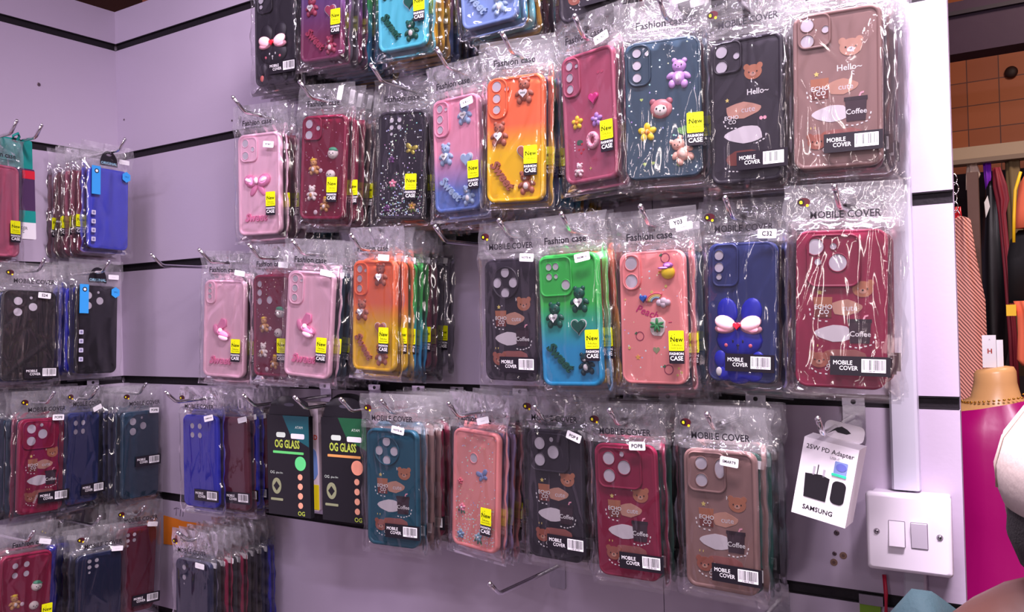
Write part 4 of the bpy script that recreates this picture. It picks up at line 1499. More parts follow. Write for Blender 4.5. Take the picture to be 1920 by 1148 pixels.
# ---- hooks
HOOKS = [
    ('B', 1.0, 0), ]
hk = [
    (.592, 0, 'hook of the black pink-bow stack in the top row'), (.700, 0, 'hook of the violet plum bear stack in the top row'),
    (.846, 0, 'hook of the cyan bear stack in the top row'), (.978, 0, 'hook of the powder blue bear stack in the top row'),
    (1.122, 0, 'hook of the black coffee stack at the top edge'), (1.270, 0, 'hook above the teal starry stack at the top edge'),
    (1.380, 0, 'hook of the taupe stack at the top edge'),
    (.549, 1, 'hook of the upper pink bow stack, tip clear of the bags'), (.688, 1, 'hook of the upper wine bear stack'),
    (.820, 1, 'hook of the black glitter stack'), (.928, 1, 'hook of the pink to blue bear stack'),
    (1.025, 1, 'hook of the upper orange bear stack'), (1.122, 1, 'hook of the rose doughnut stack'),
    (1.222, 1, 'hook of the teal starry bear stack'), (1.303, 1, 'hook of the black hello stack'), (1.392, 1, 'hook of the taupe hello stack'),
    (.344, 2, 'bare chrome hook left of all the third row stacks'), (.463, 2, 'hook of the leftmost pink bow stack in the third row'),
    (.575, 2, 'hook of the wine bear stack between pink stacks'), (.665, 2, 'hook of the pink bow stack beside the orange one'),
    (.776, 2, 'hook of the third row orange bear stack'), (.918, 2, 'bare chrome hook between the orange stack and the black coffee case'),
    (1.013, 2, 'hook of the black coffee case beside the green one'), (1.098, 2, 'hook of the green to blue bear stack'),
    (1.195, 2, 'hook of the peach pink stack'), (1.288, 2, 'hook of the blue bunny stack'), (1.394, 2, 'hook of the large maroon coffee stack'),
    (.372, 3, 'hook of the plain royal blue stack, tip bare'), (.555, 3, 'hook through the wine cases beside the glass protector boxes'),
    (.662, 3, 'hook holding the first black glass protector box'), (.750, 3, 'hook holding the second black glass protector box'),
    (.822, 3, 'hook of the teal coffee stack'), (.931, 3, 'hook of the peach glitter stack'), (1.055, 3, 'hook of the black three-lens stack'),
    (1.151, 3, 'hook of the maroon three-lens stack'), (1.262, 3, 'hook of the taupe SMART9 stack'), (1.372, 3, 'hook holding the white charger box'),
    (.394, 4, 'hook of the long lower navy stack'),
]
for x, k, lb in hk:
    make_hook(lb, 'B', x, ZS[k])
make_hook('bare chrome hook sagging below the fourth row, plate fully visible', 'B', .982, ZS[4], .145, -.004)
make_hook('chrome hook at the bottom right whose bags drop below the photo', 'B', 1.282, ZS[4], .15)
lhk = [(-.245, 1, 'hook with teal clip on the left wall at photo edge'), (-.285, 1, 'hook of the rose pink stack on the left wall'), (-.096, 1, 'hook of the violet blue case with arch card'),
       (-.245, 2, 'hook of the black S24 stack'), (-.132, 2, 'hook of the black case with arch card'), (-.235, 3, 'hook of the maroon coffee stack on the left wall'),
       (-.160, 3, 'hook of the plain blue stack on the left wall'), (-.066, 3, 'hook of the dark teal corner stack'), (-.273, 4, 'hook of the lower left maroon stack'),
       (-.160, 4, 'hook of the lower navy stack on the left wall'), (-.075, 4, 'hook of the wine red corner stack')]
for y, k, lb in lhk:
    make_hook(lb, 'L', y, ZS[k])


# ---- glass protector boxes
def glass_box(X, d, label, tint, side=False):
    root = empty('glass_protector_box', (X, -d, ZS[3] - .018), (0, R(.5), R(4)))
    tag(root, label, 'screen protector box', 'boxed phone accessories on the fourth row')
    DARK = mat('box_black', rgb(20, 20, 24), .3)
    b = MB()
    W, H, z0 = .083, .153, -.016
    b.box(-W / 2, W / 2, -.004, .004, z0 - H + .004, z0, DARK)
    b.build('box_body', root)
    b = MB()
    pts = [(-W / 2, z0), (W / 2, z0), (W / 2 - .006, .004)] + [(.026 * math.cos(R(a)), .006 + .007 * math.sin(R(a))) for a in range(20, 161, 14)] + [(-W / 2 + .006, .002)]
    b.slab(pts, .0005, -.0006, DARK)
    b.slab(circ(0, .0, .010, .0026), -.0004, -.0008, mat('card_slot', rgb(70, 66, 80), .6))
    b.build('hanging_tab', root)
    b = MB()
    LIM, GRY = mat('lime_foil', rgb(170, 190, 70), .35), mat('pale_foil', rgb(196, 210, 196), .35)
    y = -.0041
    b.slab([(-.01, z0), (W / 2 - .001, z0), (W / 2 - .001, z0 - .045), (.006, z0 - .030), (-.004, z0 - .012)][::-1], y + .0002, y - .0001, tint[0])
    b.text('OG GLASS', -.002, z0 - .043, .0165, LIM, y - .0002, sx=.64, bold=.03)
    b.slab(rrect(0, z0 - .055, .060, .0036, .001, 3), y, y - .0003, tint[1])
    b.slab(rrect(-.014, z0 - .029, .018, .0075, .003, 4), y, y - .0003, GRY)
    b.slab(rrect(.019, z0 - .030, .026, .0075, .002, 4), y, y - .0003, PAPER)
    b.text('ATAM', .022, z0 - .017, .0055, GRY, y - .0002)
    b.slab(circ(.0235, z0 - .070, .0105, n=24), y, y - .0003, tint[2])
    for i, q in enumerate((.0050, .0052, .0052, .0050)):
        b.slab(circ(.0225, z0 - .090 - i * .0140, q * .9), y, y - .0003, mat('disc_peach', rgb(226, 160, 130), .4))
    b.text('OG', -.032, z0 - .086, .006, GRY, y - .0002)
    b.text('glass film', -.018, z0 - .086, .0038, GRY, y - .0002)
    b.slab(circ(-.024, z0 - .106, .0090, .0120, n=24), y, y - .0003, mat('seal_olive', rgb(140, 146, 110), .5))
    b.slab([(-.030, z0 - .106), (-.024, z0 - .113), (-.018, z0 - .106), (-.024, z0 - .099)][::1], y - .0002, y - .0005, DARK)
    b.slab(rrect(-.024, z0 - .126, .024, .0035, .001, 3), y, y - .0003, mat('seal_olive', rgb(140, 146, 110), .5))
    b.text('OG', .024, z0 - .144, .009, LIM, y - .0002, bold=.02)
    b.build('box_print', root)
    return root


glass_box(.597, .120, 'black OG GLASS protector box with green disc, front of its hook', (mat('petrol_foil', rgb(16, 84, 92), .3), mat('green_foil', rgb(96, 206, 110), .3), mat('green_disc', rgb(96, 220, 130), .35)))
glass_box(.702, .112, 'black OG GLASS protector box with peach disc left of the teal case', (mat('forest_foil', rgb(22, 80, 48), .3), mat('amber_foil', rgb(214, 150, 84), .3), mat('peach_disc', rgb(240, 160, 130), .35)))
for k, (X, d, c1, lb) in enumerate(((.5980, .103, rgb(214, 196, 206), 'white and yellow accessory box just behind the green-disc glass box'),
                                    (.6010, .088, rgb(224, 210, 216), 'colourful red and yellow accessory box behind the white one'))):
    root = empty('accessory_box', (X, -d, ZS[3] - .018), (0, R(.5), R(3)))
    tag(root, lb, 'accessory box', 'boxed phone accessories on the fourth row')
    W, H, z0 = .084, .160, -.004
    b = MB()
    b.slab(rrect(0, z0 - H / 2 + .006, W, H, .003, 3), .0045, -.0035, mat('box_white_%s' % 'ab'[k], c1, .45))
    b.build('box_body', root)
    b = MB()
    y = -.0036
    YB, RB, BB = mat('box_yellow', rgb(226, 206, 30), .4), mat('box_red', rgb(206, 66, 40), .4), mat('box_blue', rgb(110, 140, 200), .4)
    b.box(-W / 2 + .0005, W / 2 - .0005, y - .0002, y, z0 - H + .008, z0 - H + .045, YB)
    b.slab(blob(.028, z0 - .085, .024, .05, 4 + k), y - .0001, y - .0004, RB if k else BB)
    if k:
        b.slab(blob(.032, z0 - .055, .018, .026, 6), y - .0001, y - .0004, YB)
        b.slab(blob(.031, z0 - .115, .018, .022, 7), y - .0003, y - .0006, mat('box_orange', rgb(236, 130, 40), .4))
    b.text('5D', .034, z0 - .045, .010, RB, y - .0003, bold=.03)
    b.build('box_print', root)
b = MB()
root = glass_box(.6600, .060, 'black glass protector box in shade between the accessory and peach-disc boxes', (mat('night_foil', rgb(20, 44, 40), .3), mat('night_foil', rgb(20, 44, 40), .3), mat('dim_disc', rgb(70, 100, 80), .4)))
root = empty('red_accessory_card', (.775, -.075, ZS[3] - .018), (0, 0, R(4)))
tag(root, 'red accessory card in clear bag behind the teal coffee stack', 'accessory card')
b = MB()
b.slab(rrect(-.01, -.085, .075, .150, .006, 4), .002, -.002, mat('card_red', rgb(170, 44, 60), .5))
b.slab(rrect(0, -.003, .022, .020, .004, 4), .001, -.001, mat('card_red', rgb(170, 44, 60), .5))
b.build('red_card', root)

# ---- teal charger card on the left wall
root = empty('charger_card', (.105, -.255, ZS[1] - .018), (0, 0, R(96)))
tag(root, 'narrow teal and white charger card beside the rose pink case', 'charger card')
b = MB()
TL = mat('card_teal', rgb(14, 140, 130), .4)
b.slab(rrect(0, -.022, .060, .050, .004, 4), .0005, -.0008, TL)
b.slab(circ(0, 0, .004), -.0006, -.001, INK)
b.build('hanging_tab', root)
b = MB()
b.slab(rrect(0, -.105, .062, .118, .003, 4), .004, -.004, mat('card_dark_violet', rgb(70, 44, 80), .4))  # dark violet body of the card
b.slab(rrect(0, -.150, .0622, .030, .002, 3), .0041, -.0043, PAPER)
b.slab(rrect(0, -.127, .0622, .020, .001, 3), .0041, -.0044, TL)
b.slab(rrect(.02, -.056, .0222, .014, .001, 3), .0041, -.0044, REDP)
b.text('CHARGER\nType C', 0, -.150, .007, INK, -.0046)
b.build('blister_card', root)
b = MB()
b.tube([(-.004, -.002, .0), (-.006, -.005, .006), (.002, -.006, .011), (.006, -.003, .006), (.001, -.002, -.002)], .0022, TL, 8)
b.build('teal_clip', root)

# ---- charger box on the right
root = empty('charger_box', (1.3765, -.125, ZS[3] - .018), (0, R(11.5), R(-3)))
tag(root, 'white 25W PD Adapter charger box hanging tilted from a hook', 'charger box')
BW = mat('box_card_white', rgb(236, 230, 236), .45)
b = MB()
W, H, z0 = .054, .080, -.0125
b.box(-W / 2, W / 2, 0, .030, z0 - H, z0, BW)
b.build('box_body', root)
b = MB()
b.slab(rrect(.003, -.004, .040, .018, .006, 4), .0305, .0300, BW)
b.slab([(-.006, -.004), (-.004, -.001), (0, .001), (.006, -.001), (.010, -.004), (.006, -.006), (-.003, -.006)][::-1], .0299, .0296, INK)
b.build('hanging_tab', root)
b = MB()
y = -.0001
b.text('25W PD Adapter', 0, z0 - .0085, .0066, INK, y - .0001, bold=.004)
b.text('USB-C', .006, z0 - .0145, .0036, mat('soft_grey_print', rgb(130, 126, 136), .5), y - .0001)
b.slab([(-.020, z0 - .036), (-.018, z0 - .060), (.004, z0 - .060), (.0045, z0 - .036), (-.004, z0 - .034)][::1], y, y - .0003, INK)
b.slab([(-.013, z0 - .036), (-.013, z0 - .027), (-.011, z0 - .027), (-.011, z0 - .036)], y, y - .0003, mat('pin_grey', rgb(176, 172, 180), .4))
b.slab([(-.008, z0 - .036), (-.008, z0 - .0245), (-.0088, z0 - .0245), (-.0088, z0 - .036)], y, y - .0003, INK)
b.slab([(-.003, z0 - .036), (-.003, z0 - .028), (-.001, z0 - .028), (-.001, z0 - .036)], y, y - .0003, _m['pin_grey'])
b.slab(rrect(.0145, z0 - .0475, .0135, .0235, .005, 5), y, y - .0003, INK)
b.text('SAMSUNG', -.002, z0 - .0705, .0066, INK, y - .0001, bold=.02)
b.build('box_print', root)
b = MB()
b.slab(rrect(.013, z0 - .0225, .0125, .0125, .001, 3), y, y - .0004, mat('holo_blue', rgb(140, 160, 214), .25, .3))
b.slab(circ(.0135, z0 - .0215, .0052, .0040), y - .0003, y - .0006, mat('holo_violet', rgb(110, 120, 200), .25, .3))
b.slab(rrect(.0125, z0 - .0300, .0145, .0026, .0006, 2), y - .0003, y - .0006, mat('holo_green', rgb(60, 216, 170), .25, .2))
b.build('hologram_seal', root)

# ---- orange sheet of paper on the wall
b = MB()
b.add([(.119, -.0012, 1.083), (.160, -.0012, 1.080), (.175, -.0016, 1.078), (.285, -.0012, 1.080), (.282, -.0012, 1.036), (.117, -.0012, 1.028)],
      [(0, 1, 2, 3, 4, 5)], mat('orange_paper', rgb(232, 128, 30), .7))
b.add([(.119, -.0010, 1.083), (.160, -.0010, 1.080), (.175, -.0010, 1.078), (.285, -.0010, 1.080), (.282, -.0010, 1.036), (.117, -.0010, 1.028)],
      [(5, 4, 3, 2, 1, 0)], _m['orange_paper'])
tag(b.build('paper_sheet'), 'orange paper sheet taped to the wall behind the lower stack', 'paper')
b = MB()
b.tube([(.150, -.0006, 1.098), (.158, -.0006, 1.101), (.166, -.0006, 1.100)], .0004, mat('pencil', rgb(90, 76, 100), .7), 5)
for x in (.158, .170, .178):
    b.tube([(x, -.0006, 1.099), (x - .002, -.0006, 1.086)], .0004, _m['pencil'], 5)
tag(b.build('pencil_mark'), 'faint pencil scribble on the wall above the orange paper', 'writing')

# ---- bottom right: bags dropping out of view, and a chrome tube in the last slot
for i, (x, rl_, lb) in enumerate(((1.286, -2, 'clear bag header with phone case at bottom right edge, under the hook'),)):
    stack('Z%d' % i, 'B', x, .10, 1.052, .078, .150, 5, rl_, 'jet', lb, 'bottom right bag at photo edge', ['jet', 'wine'], cams='duo', seed=81, flat=True)
b = MB()
GREEN_C = mat('green_cap', rgb(110, 150, 30), .4)
b.box(1.372, 1.397, -.006, -.0005, ZS[4] - .006, ZS[4] + .005, CHROME)
b.box(1.3722, 1.394, -.0045, -.0005, ZS[4] - .030, ZS[4] - .0062, GREEN_C)
tag(b.build('chrome_bracket'), 'chrome bracket with green tab in the bottom right slot', 'bracket')
b = MB()
b.tube([(1.399, -.006, 1.150), (1.4005, -.008, 1.130), (1.400, -.009, 1.10), (1.398, -.009, 1.05), (1.397, -.009, .9)], .0022, mat('red_cord', rgb(190, 26, 60), .4), 8)
tag(b.build('red_cable'), 'thin red cable hanging beside the lower trunking', 'cable')

# ---- trunking, switch
TRK = bumped('grey_trunking', rgb(186, 184, 198), .4, 40, .1)
b = MB()
b.loft([[(x0, y, z) for x0, y in ((1.410, 0), (1.4105, -.010), (1.413, -.0125), (1.4355, -.0125), (1.438, -.010), (1.4385, 0))] for z in (1.246, 2.2)], TRK, smooth=False)
o = b.build('cable_trunking')
tag(o, 'long grey cable trunking running up the board above the switch', 'cable trunking')
b = MB()
b.loft([[(x0, y, z) for x0, y in ((1.4185, 0), (1.419, -.008), (1.421, -.010), (1.439, -.010), (1.441, -.008), (1.4415, 0))] for z in (.3, 1.1655)], TRK, smooth=False)
tag(b.build('cable_trunking'), 'short grey cable trunking running down below the switch', 'cable trunking')

SW = bumped('switch_plastic', rgb(240, 232, 244), .28, 30, .02)
SWG = mat('switch_plastic_grey', rgb(214, 206, 220), .3)
root = empty('light_switch', (1.4285, 0, 1.2045))
tag(root, 'white double wall switch on surface box below the trunking', 'light switch')
b = MB()
f = lambda i, y: [(x, y, z) for x, z in rrect(0, 0, .080 - 2 * i, .081 - 2 * i, .003, 4)]
b.loft([f(.0015, 0), f(.001, -.026), f(.001, -.0262)], SW)
b.build('back_box', root)
b = MB()
f = lambda i, y: [(x, y, z) for x, z in rrect(0, 0, .083 - 2 * i, .083 - 2 * i, .004 - i * .3, 5)]
b.loft([f(0, -.0264), f(0, -.032), f(.0012, -.0345), f(.004, -.0355)], SW)
b.build('face_plate', root)
for q, tl in ((-1, 1), (1, -1)):
    b = MB()
    cx = -.0105 if q < 0 else .0112
    b.slab(rrect(cx, -.0005, .0165, .0275, .0008, 3), -.0354, -.0358, mat('switch_gap', rgb(120, 110, 124), .6))
    y0, y1 = (-.0362, -.0385) if tl > 0 else (-.0385, -.0362)
    x0, x1, z0_, z1_ = cx - .0076, cx + .0076, -.0135, .0125
    vs = [(x0, -.0356, z0_), (x1, -.0356, z0_), (x1, -.0356, z1_), (x0, -.0356, z1_), (x0, y1, z0_), (x1, y1, z0_), (x1, y0, z1_), (x0, y0, z1_)]
    b.add(vs, [(0, 1, 5, 4), (1, 2, 6, 5), (2, 3, 7, 6), (3, 0, 4, 7), (4, 5, 6, 7), (3, 2, 1, 0)], SW if q < 0 else SWG)
    b.build('rocker', root)
for x in (-.0305, .0305):
    b = MB()
    b.slab(circ(x, 0, .0032), -.0354, -.0358, mat('screw_ring', rgb(150, 140, 152), .5))
    b.ell(x, -.0358, 0, .0022, .0010, .0022, CHROME)
    b.box(x - .0019, x + .0019, -.0370, -.0366, -.0003, .0003, INK)
    b.build('plate_screw', root)

# cables above the right end of the board
b = MB()
b.tube([(1.10, -.004, 2.086), (1.30, -.006, 2.079), (1.40, -.010, 2.074), (1.50, -.004, 2.080), (1.62, .05, 2.09)], .006, mat('black_cable', rgb(30, 26, 32), .5), 8)
tag(b.build('black_cable'), 'black cable lying along the top of the right board', 'cable')

b = MB()
b.tube([(1.424, -.006, 2.03), (1.4245, -.008, 2.05), (1.428, -.008, 2.068), (1.437, -.006, 2.079), (1.46, .004, 2.084)], .0018, mat('red_cord', rgb(190, 26, 60), .4), 8)
tag(b.build('red_cable'), 'thin red cable curling over the top of the board beside the upper trunking', 'cable')

# ------------------------------------------------------------------ the shop beyond the board
TILE = mat('terracotta', rgb(150, 84, 52), .5)
n, l, bs = nodes(TILE)
tc = n.new('ShaderNodeTexCoord')
mpg = n.new('ShaderNodeMapping')
mpg.inputs['Rotation'].default_value = (R(90), 0, 0)
br = n.new('ShaderNodeTexBrick')
br.offset = 0
br.inputs['Scale'].default_value = 1.0
br.inputs['Brick Width'].default_value = .115
br.inputs['Row Height'].default_value = .098
br.inputs['Mortar Size'].default_value = .0022
br.inputs['Color1'].default_value = (*rgb(196, 104, 54), 1)
br.inputs['Color2'].default_value = (*rgb(178, 92, 50), 1)
br.inputs['Mortar'].default_value = (*rgb(104, 52, 40), 1)
l.new(tc.outputs['Object'], mpg.inputs[0])
l.new(mpg.outputs[0], br.inputs['Vector'])
l.new(br.outputs[0], bs.inputs['Base Color'])
b = MB()
b.box(.2, 3.2, 3.0, 3.06, 0, 3.0, TILE)
tag(b.build('wall_far'), kind='structure')
b = MB()
b.box(2.6, 2.65, -.5, 3.0, 0, 3.0, mat('side_wall', rgb(150, 120, 120), .8))
tag(b.build('wall_right'), kind='structure')
b = MB()
b.box(.9, 2.55, 2.0, 2.10, 2.222, 2.385, bumped('dark_beam', rgb(62, 42, 62), .6, 30, .3, .3, 0, .2))
b.box(.9, 2.55, 1.985, 2.0, 2.340, 2.352, mat('beam_lip', rgb(40, 28, 42), .6))
tag(b.build('beam_shop'), kind='structure')
b = MB()
b.box(1.0, 2.5, 2.2, 2.26, 1.903, 1.959, bumped('cream_rail', rgb(170, 146, 120), .5, 30, .2))
b.box(1.0, 2.5, 2.19, 2.2, 1.903, 1.918, mat('rail_lip', rgb(130, 108, 88), .5))
tag(b.build('shelf_rail'), 'cream wooden rail across the tiled shop wall above the clothes', 'rail')
b = MB()
b.ell(1.425, 2.985, 2.365, .024, .012, .024, mat('socket_black', rgb(50, 24, 20), .6))
tag(b.build('round_socket'), 'dark round knob on the terracotta tiled wall', 'knob')
b = MB()
b.box(1.0, 2.5, 2.80, 2.86, 0, 1.95, bumped('dark_backcloth', rgb(38, 26, 32), .8, 20, .4))
tag(b.build('dark_curtain'), 'dark curtain hanging under the cream rail behind the clothes', 'curtain')


def garment(name, label, m_, y, rows, ry=.02, cat='garment', ripple=.004, nr=5, sub=None):
    """rows: (z, x_left, x_right); a hanging cloth tube with soft vertical folds"""
    b = MB()
    loops = []
    nseg = 36
    for z, xa, xb in rows:
        cx, rx = (xa + xb) / 2, (xb - xa) / 2
        lp = []
        for j in range(nseg):
            t = 2 * math.pi * j / nseg
            q = 1 + ripple / max(rx, .01) * math.sin(nr * t + z * 6)
            lp.append((cx + rx * math.cos(t) * q, y + ry * math.sin(t) * q, z))
        loops.append(lp)
    b.loft(loops, m_)
    o = b.build(name)
    return tag(o, label, cat)


STR = mat('pleated_pink', rgb(226, 150, 132), .6)
n, l, bs = nodes(STR)
tc = n.new('ShaderNodeTexCoord')
wv = n.new('ShaderNodeTexWave')
wv.inputs['Scale'].default_value = 48
wv.inputs['Distortion'].default_value = 1.2
wv.inputs['Detail'].default_value = 0
mpg = n.new('ShaderNodeMapping')
mpg.inputs['Rotation'].default_value = (0, R(38), 0)
cr = n.new('ShaderNodeValToRGB')
cr.color_ramp.elements[0].position, cr.color_ramp.elements[0].color = .30, (*rgb(120, 62, 58), 1)
cr.color_ramp.elements[1].position, cr.color_ramp.elements[1].color = .55, (*rgb(236, 166, 148), 1)
l.new(tc.outputs['Object'], mpg.inputs[0])
l.new(mpg.outputs[0], wv.inputs['Vector'])
l.new(wv.outputs[0], cr.inputs[0])
l.new(cr.outputs[0], bs.inputs['Base Color'])
garment('striped_dress', 'pink pleated striped dress hanging right beside the board edge', STR, 1.5,
        [(1.668, 1.352, 1.362), (1.660, 1.336, 1.376), (1.56, 1.315, 1.386), (1.45, 1.290, 1.403), (1.20, 1.270, 1.405), (.90, 1.25, 1.42)], .022, nr=7)
garment('red_dress', 'red sparkly garment sliver between board and striped dress', mat('red_sequin', rgb(190, 24, 40), .25, .3), 1.56,
        [(1.70, 1.335, 1.350), (1.66, 1.31, 1.352), (1.40, 1.30, 1.345), (1.1, 1.28, 1.34)], .012)
garment('black_dress', 'long black satin dress hanging beside the striped dress', mat('black_satin', rgb(18, 15, 20), .35), 1.9,
        [(1.80, 1.400, 1.425), (1.78, 1.388, 1.440), (1.60, 1.372, 1.443), (1.42, 1.362, 1.440), (1.30, 1.36, 1.43), (1.25, 1.37, 1.42)], .025, nr=4)
garment('maroon_scarf', 'maroon scarf hanging right of the black satin dress', mat('maroon_cloth', rgb(128, 26, 44), .6), 1.86,
        [(1.835, 1.414, 1.430), (1.78, 1.414, 1.446), (1.74, 1.420, 1.450), (1.70, 1.424, 1.440), (1.54, 1.432, 1.448), (1.35, 1.438, 1.456), (1.1, 1.44, 1.46)], .010)
garment('purple_scarf', 'bright purple scarf tip hanging from the rail', mat('purple_cloth', rgb(130, 40, 200), .5), 2.23,
        [(1.905, 1.366, 1.385), (1.856, 1.368, 1.385), (1.81, 1.370, 1.377)], .006)
garment('green_drape', 'olive grey drape hanging behind the maroon scarf', bumped('olive_cloth', rgb(120, 100, 70), .7, 30, .3), 2.23,
        [(1.905, 1.430, 1.468), (1.70, 1.432, 1.470), (1.5, 1.434, 1.474), (1.2, 1.44, 1.48)], .014)
garment('cream_cloth', 'small cream cloth bunched under the cream rail', mat('cream_cloth', rgb(230, 206, 186), .7), 2.23,
        [(1.905, 1.320, 1.344), (1.868, 1.315, 1.355), (1.82, 1.313, 1.330)], .010)
garment('coral_blouse', 'coral orange ruffled top hanging at the right photo edge', mat('coral_cloth', rgb(240, 120, 84), .55), 1.32,
        [(1.742, 1.512, 1.552), (1.715, 1.497, 1.575), (1.66, 1.489, 1.585), (1.615, 1.480, 1.590)], .03)
garment('black_blouse', 'black top hanging below the coral top at the right edge', mat('black_cotton', rgb(12, 10, 12), .7), 1.35,
        [(1.612, 1.492, 1.57), (1.590, 1.474, 1.58), (1.55, 1.466, 1.59), (1.44, 1.464, 1.59)], .03)
garment('coral_skirt', 'coral ruffled skirt hanging below the black top', mat('coral_cloth', rgb(240, 120, 84), .55), 1.30,
        [(1.445, 1.478, 1.57), (1.42, 1.484, 1.57), (1.37, 1.484, 1.58), (1.31, 1.480, 1.60), (1.295, 1.490, 1.59)], .03, nr=9)
root = tag(empty('yellow_belt', (0, 0, 0)), 'yellow strap and buckle hanging by the coral top', 'belt')
b = MB()
b.tube([(1.500, 1.28, 1.742), (1.488, 1.275, 1.70), (1.484, 1.272, 1.64), (1.482, 1.27, 1.58)], .0035, mat('yellow_strap', rgb(236, 190, 20), .5), 8)
b.build('strap', root)
b = MB()
b.box(1.462, 1.482, 1.278, 1.30, 1.411, 1.437, _m['yellow_strap'])
b.build('buckle', root)
b = MB()
b.box(1.356, 1.384, 1.7, 1.73, .2, 1.808, bumped('grey_plank', rgb(110, 84, 76), .7, 30, .3, .3, 0, .3))
tag(b.build('timber_post'), 'grey brown timber post standing among the hanging clothes', 'post')
b = MB()
b.add([(1.388, 1.845, 1.735), (1.397, 1.85, 1.755), (1.402, 1.85, 1.722), (1.391, 1.845, 1.690)], [(0, 1, 2, 3), (3, 2, 1, 0)], PAPER)
tag(b.build('price_tag'), 'blank white price tag hanging on the black satin dress', 'tag')
b = MB()
for k in range(5):
    z = 1.77 - k * .024
    b.tube([(1.338 + .003 * math.sin(k * 2) + .010 * math.cos(R(a)), 1.52 + k * .004, z + .016 * math.sin(R(a))) for a in range(0, 361, 30)], .0015, CHROME, 6)
tag(b.build('hanger_chain'), 'chrome ring chain of hangers above the striped dress', 'hanger')

# mannequin
MN = empty('mannequin', (1.4515, 1.0, 0))
tag(MN, 'headless beige mannequin wearing a magenta dress and gold chain', 'mannequin')
SKN = bumped('mannequin_beige', rgb(226, 172, 112), .35, 8, .05)


def ring(cx, cy, z, rx, ry, n_=36, tilt=0.0, pw=1.0):
    out = []
    for j in range(n_):
        t = 2 * math.pi * j / n_
        c_, s_ = math.cos(t), math.sin(t)
        out.append((cx + rx * math.copysign(abs(c_) ** pw, c_), cy + ry * math.copysign(abs(s_) ** pw, s_), z + tilt * c_))
    return out


b = MB()
b.loft([ring(0, 0, .80, .13, .085), ring(0, 0, 1.0, .10, .075), ring(0, 0, 1.15, .125, .085), ring(0, 0, 1.205, .118, .07), ring(0, 0, 1.232, .075, .055),
        ring(0, 0, 1.250, .046, .044), ring(0, 0, 1.28, .0395, .040), ring(0, 0, 1.300, .0385, .039, tilt=.003), ring(0, 0, 1.308, .034, .035, tilt=.004),
        ring(0, 0, 1.311, .020, .02, tilt=.003)], SKN)
b.build('torso', MN)
b = MB()
b.tube([(0, 0, 0), (0, 0, .8)], .014, CHROME, 12)
b.slab(rrect(0, .01, .3, .02, .008, 3), .12, -.12, CHROME)
b.build('stand', MN)
DRS = bumped('magenta_satin', rgb(176, 10, 112), .33, 14, .5)
b = MB()
lo = []
for z, rx, ry, tl in ((.30, .23, .20, 0), (.60, .19, .15, 0), (.85, .142, .100, 0), (1.0, .112, .088, 0), (1.15, .1385, .097, 0), (1.195, .130, .084, .004), (1.222, .104, .071, .012),
                      (1.236, .082, .064, .018)):
    r_ = ring(0, 0, z, rx, ry, 48, tl)
    lo.append([(x * (1 + .02 * math.sin(7 * j * 2 * math.pi / 48 + z * 4)), y * (1 + .03 * math.sin(9 * j * 2 * math.pi / 48 + z * 5)), q) for j, (x, y, q) in enumerate(r_)])
b.loft(lo, DRS, cap1=False)
b.build('magenta_dress', MN)
b = MB()
for i in range(44):
    t = 2 * math.pi * i / 44
    b.ell(.063 * math.cos(t), .057 * math.sin(t), 1.247 + .008 * math.cos(t), .0028, .0028, .0022, mat('gold_chain', rgb(220, 170, 70), .25, 1.0), 0, 6, 4)
b.build('gold_chain', MN)

b = MB()
f = lambda x0, z0_, x1, z1_, y: [(x0, y, z0_), (x1, y, z0_), (x1, y, z1_), (x0, y, z1_)]
b.box(1.431, 1.456, .985, .992, 1.311, 1.377, PAPER)
b.text('H', 1.4445, 1.344, .013, mat('rust_ink', rgb(160, 60, 50), .5), .9848, bold=.04)
b.text('A', 1.4445, 1.368, .005, mat('soft_grey_print', rgb(130, 126, 136), .5), .9848)
o = tag(b.build('card_box'), 'white card with a red letter H standing on the mannequin neck', 'card')
b = MB()
b.box(1.4565, 1.468, .990, 1.000, 1.311, 1.367, PAPER)
tag(b.build('card_box'), 'plain narrow white card half hidden behind the H card', 'card')

# ------------------------------------------------------------------ the person at the right edge, seen from behind
PX, PY = 1.621, -.30
per = empty('person', (PX, PY, 0))
per.scale = (1, 1, 1.022)
tag(per, 'person in cream cap and teal shirt standing at right edge, seen from behind', 'person')
SKIN = bumped('brown_skin', rgb(70, 40, 33), .5, 120, .05)
HAIR = bumped('black_hair', rgb(20, 14, 16), .8, 500, .8)
CAPM = bumped('cream_cap_cloth', rgb(186, 172, 164), .85, 200, .15)
TEAL = bumped('teal_cotton', rgb(24, 50, 56), .85, 260, .3)
JEAN = bumped('dark_denim', rgb(36, 40, 60), .85, 260, .3)


def body_skin(name, joints, edges, parent, m_, root=0, lv=2):
    me = bpy.data.meshes.new(name)
    me.from_pydata([j[:3] for j in joints], edges, [])
    me.materials.append(m_)
    o = link(name, me, parent)
    md = o.modifiers.new('Skin', 'SKIN')
    md.use_smooth_shade = True
    for i, v in enumerate(me.skin_vertices[0].data):
        v.radius = (joints[i][3], joints[i][4] if len(joints[i]) > 4 else joints[i][3])
        v.use_root = (i == root)
    sd = o.modifiers.new('Sub', 'SUBSURF')
    sd.levels = sd.render_levels = lv
    return o


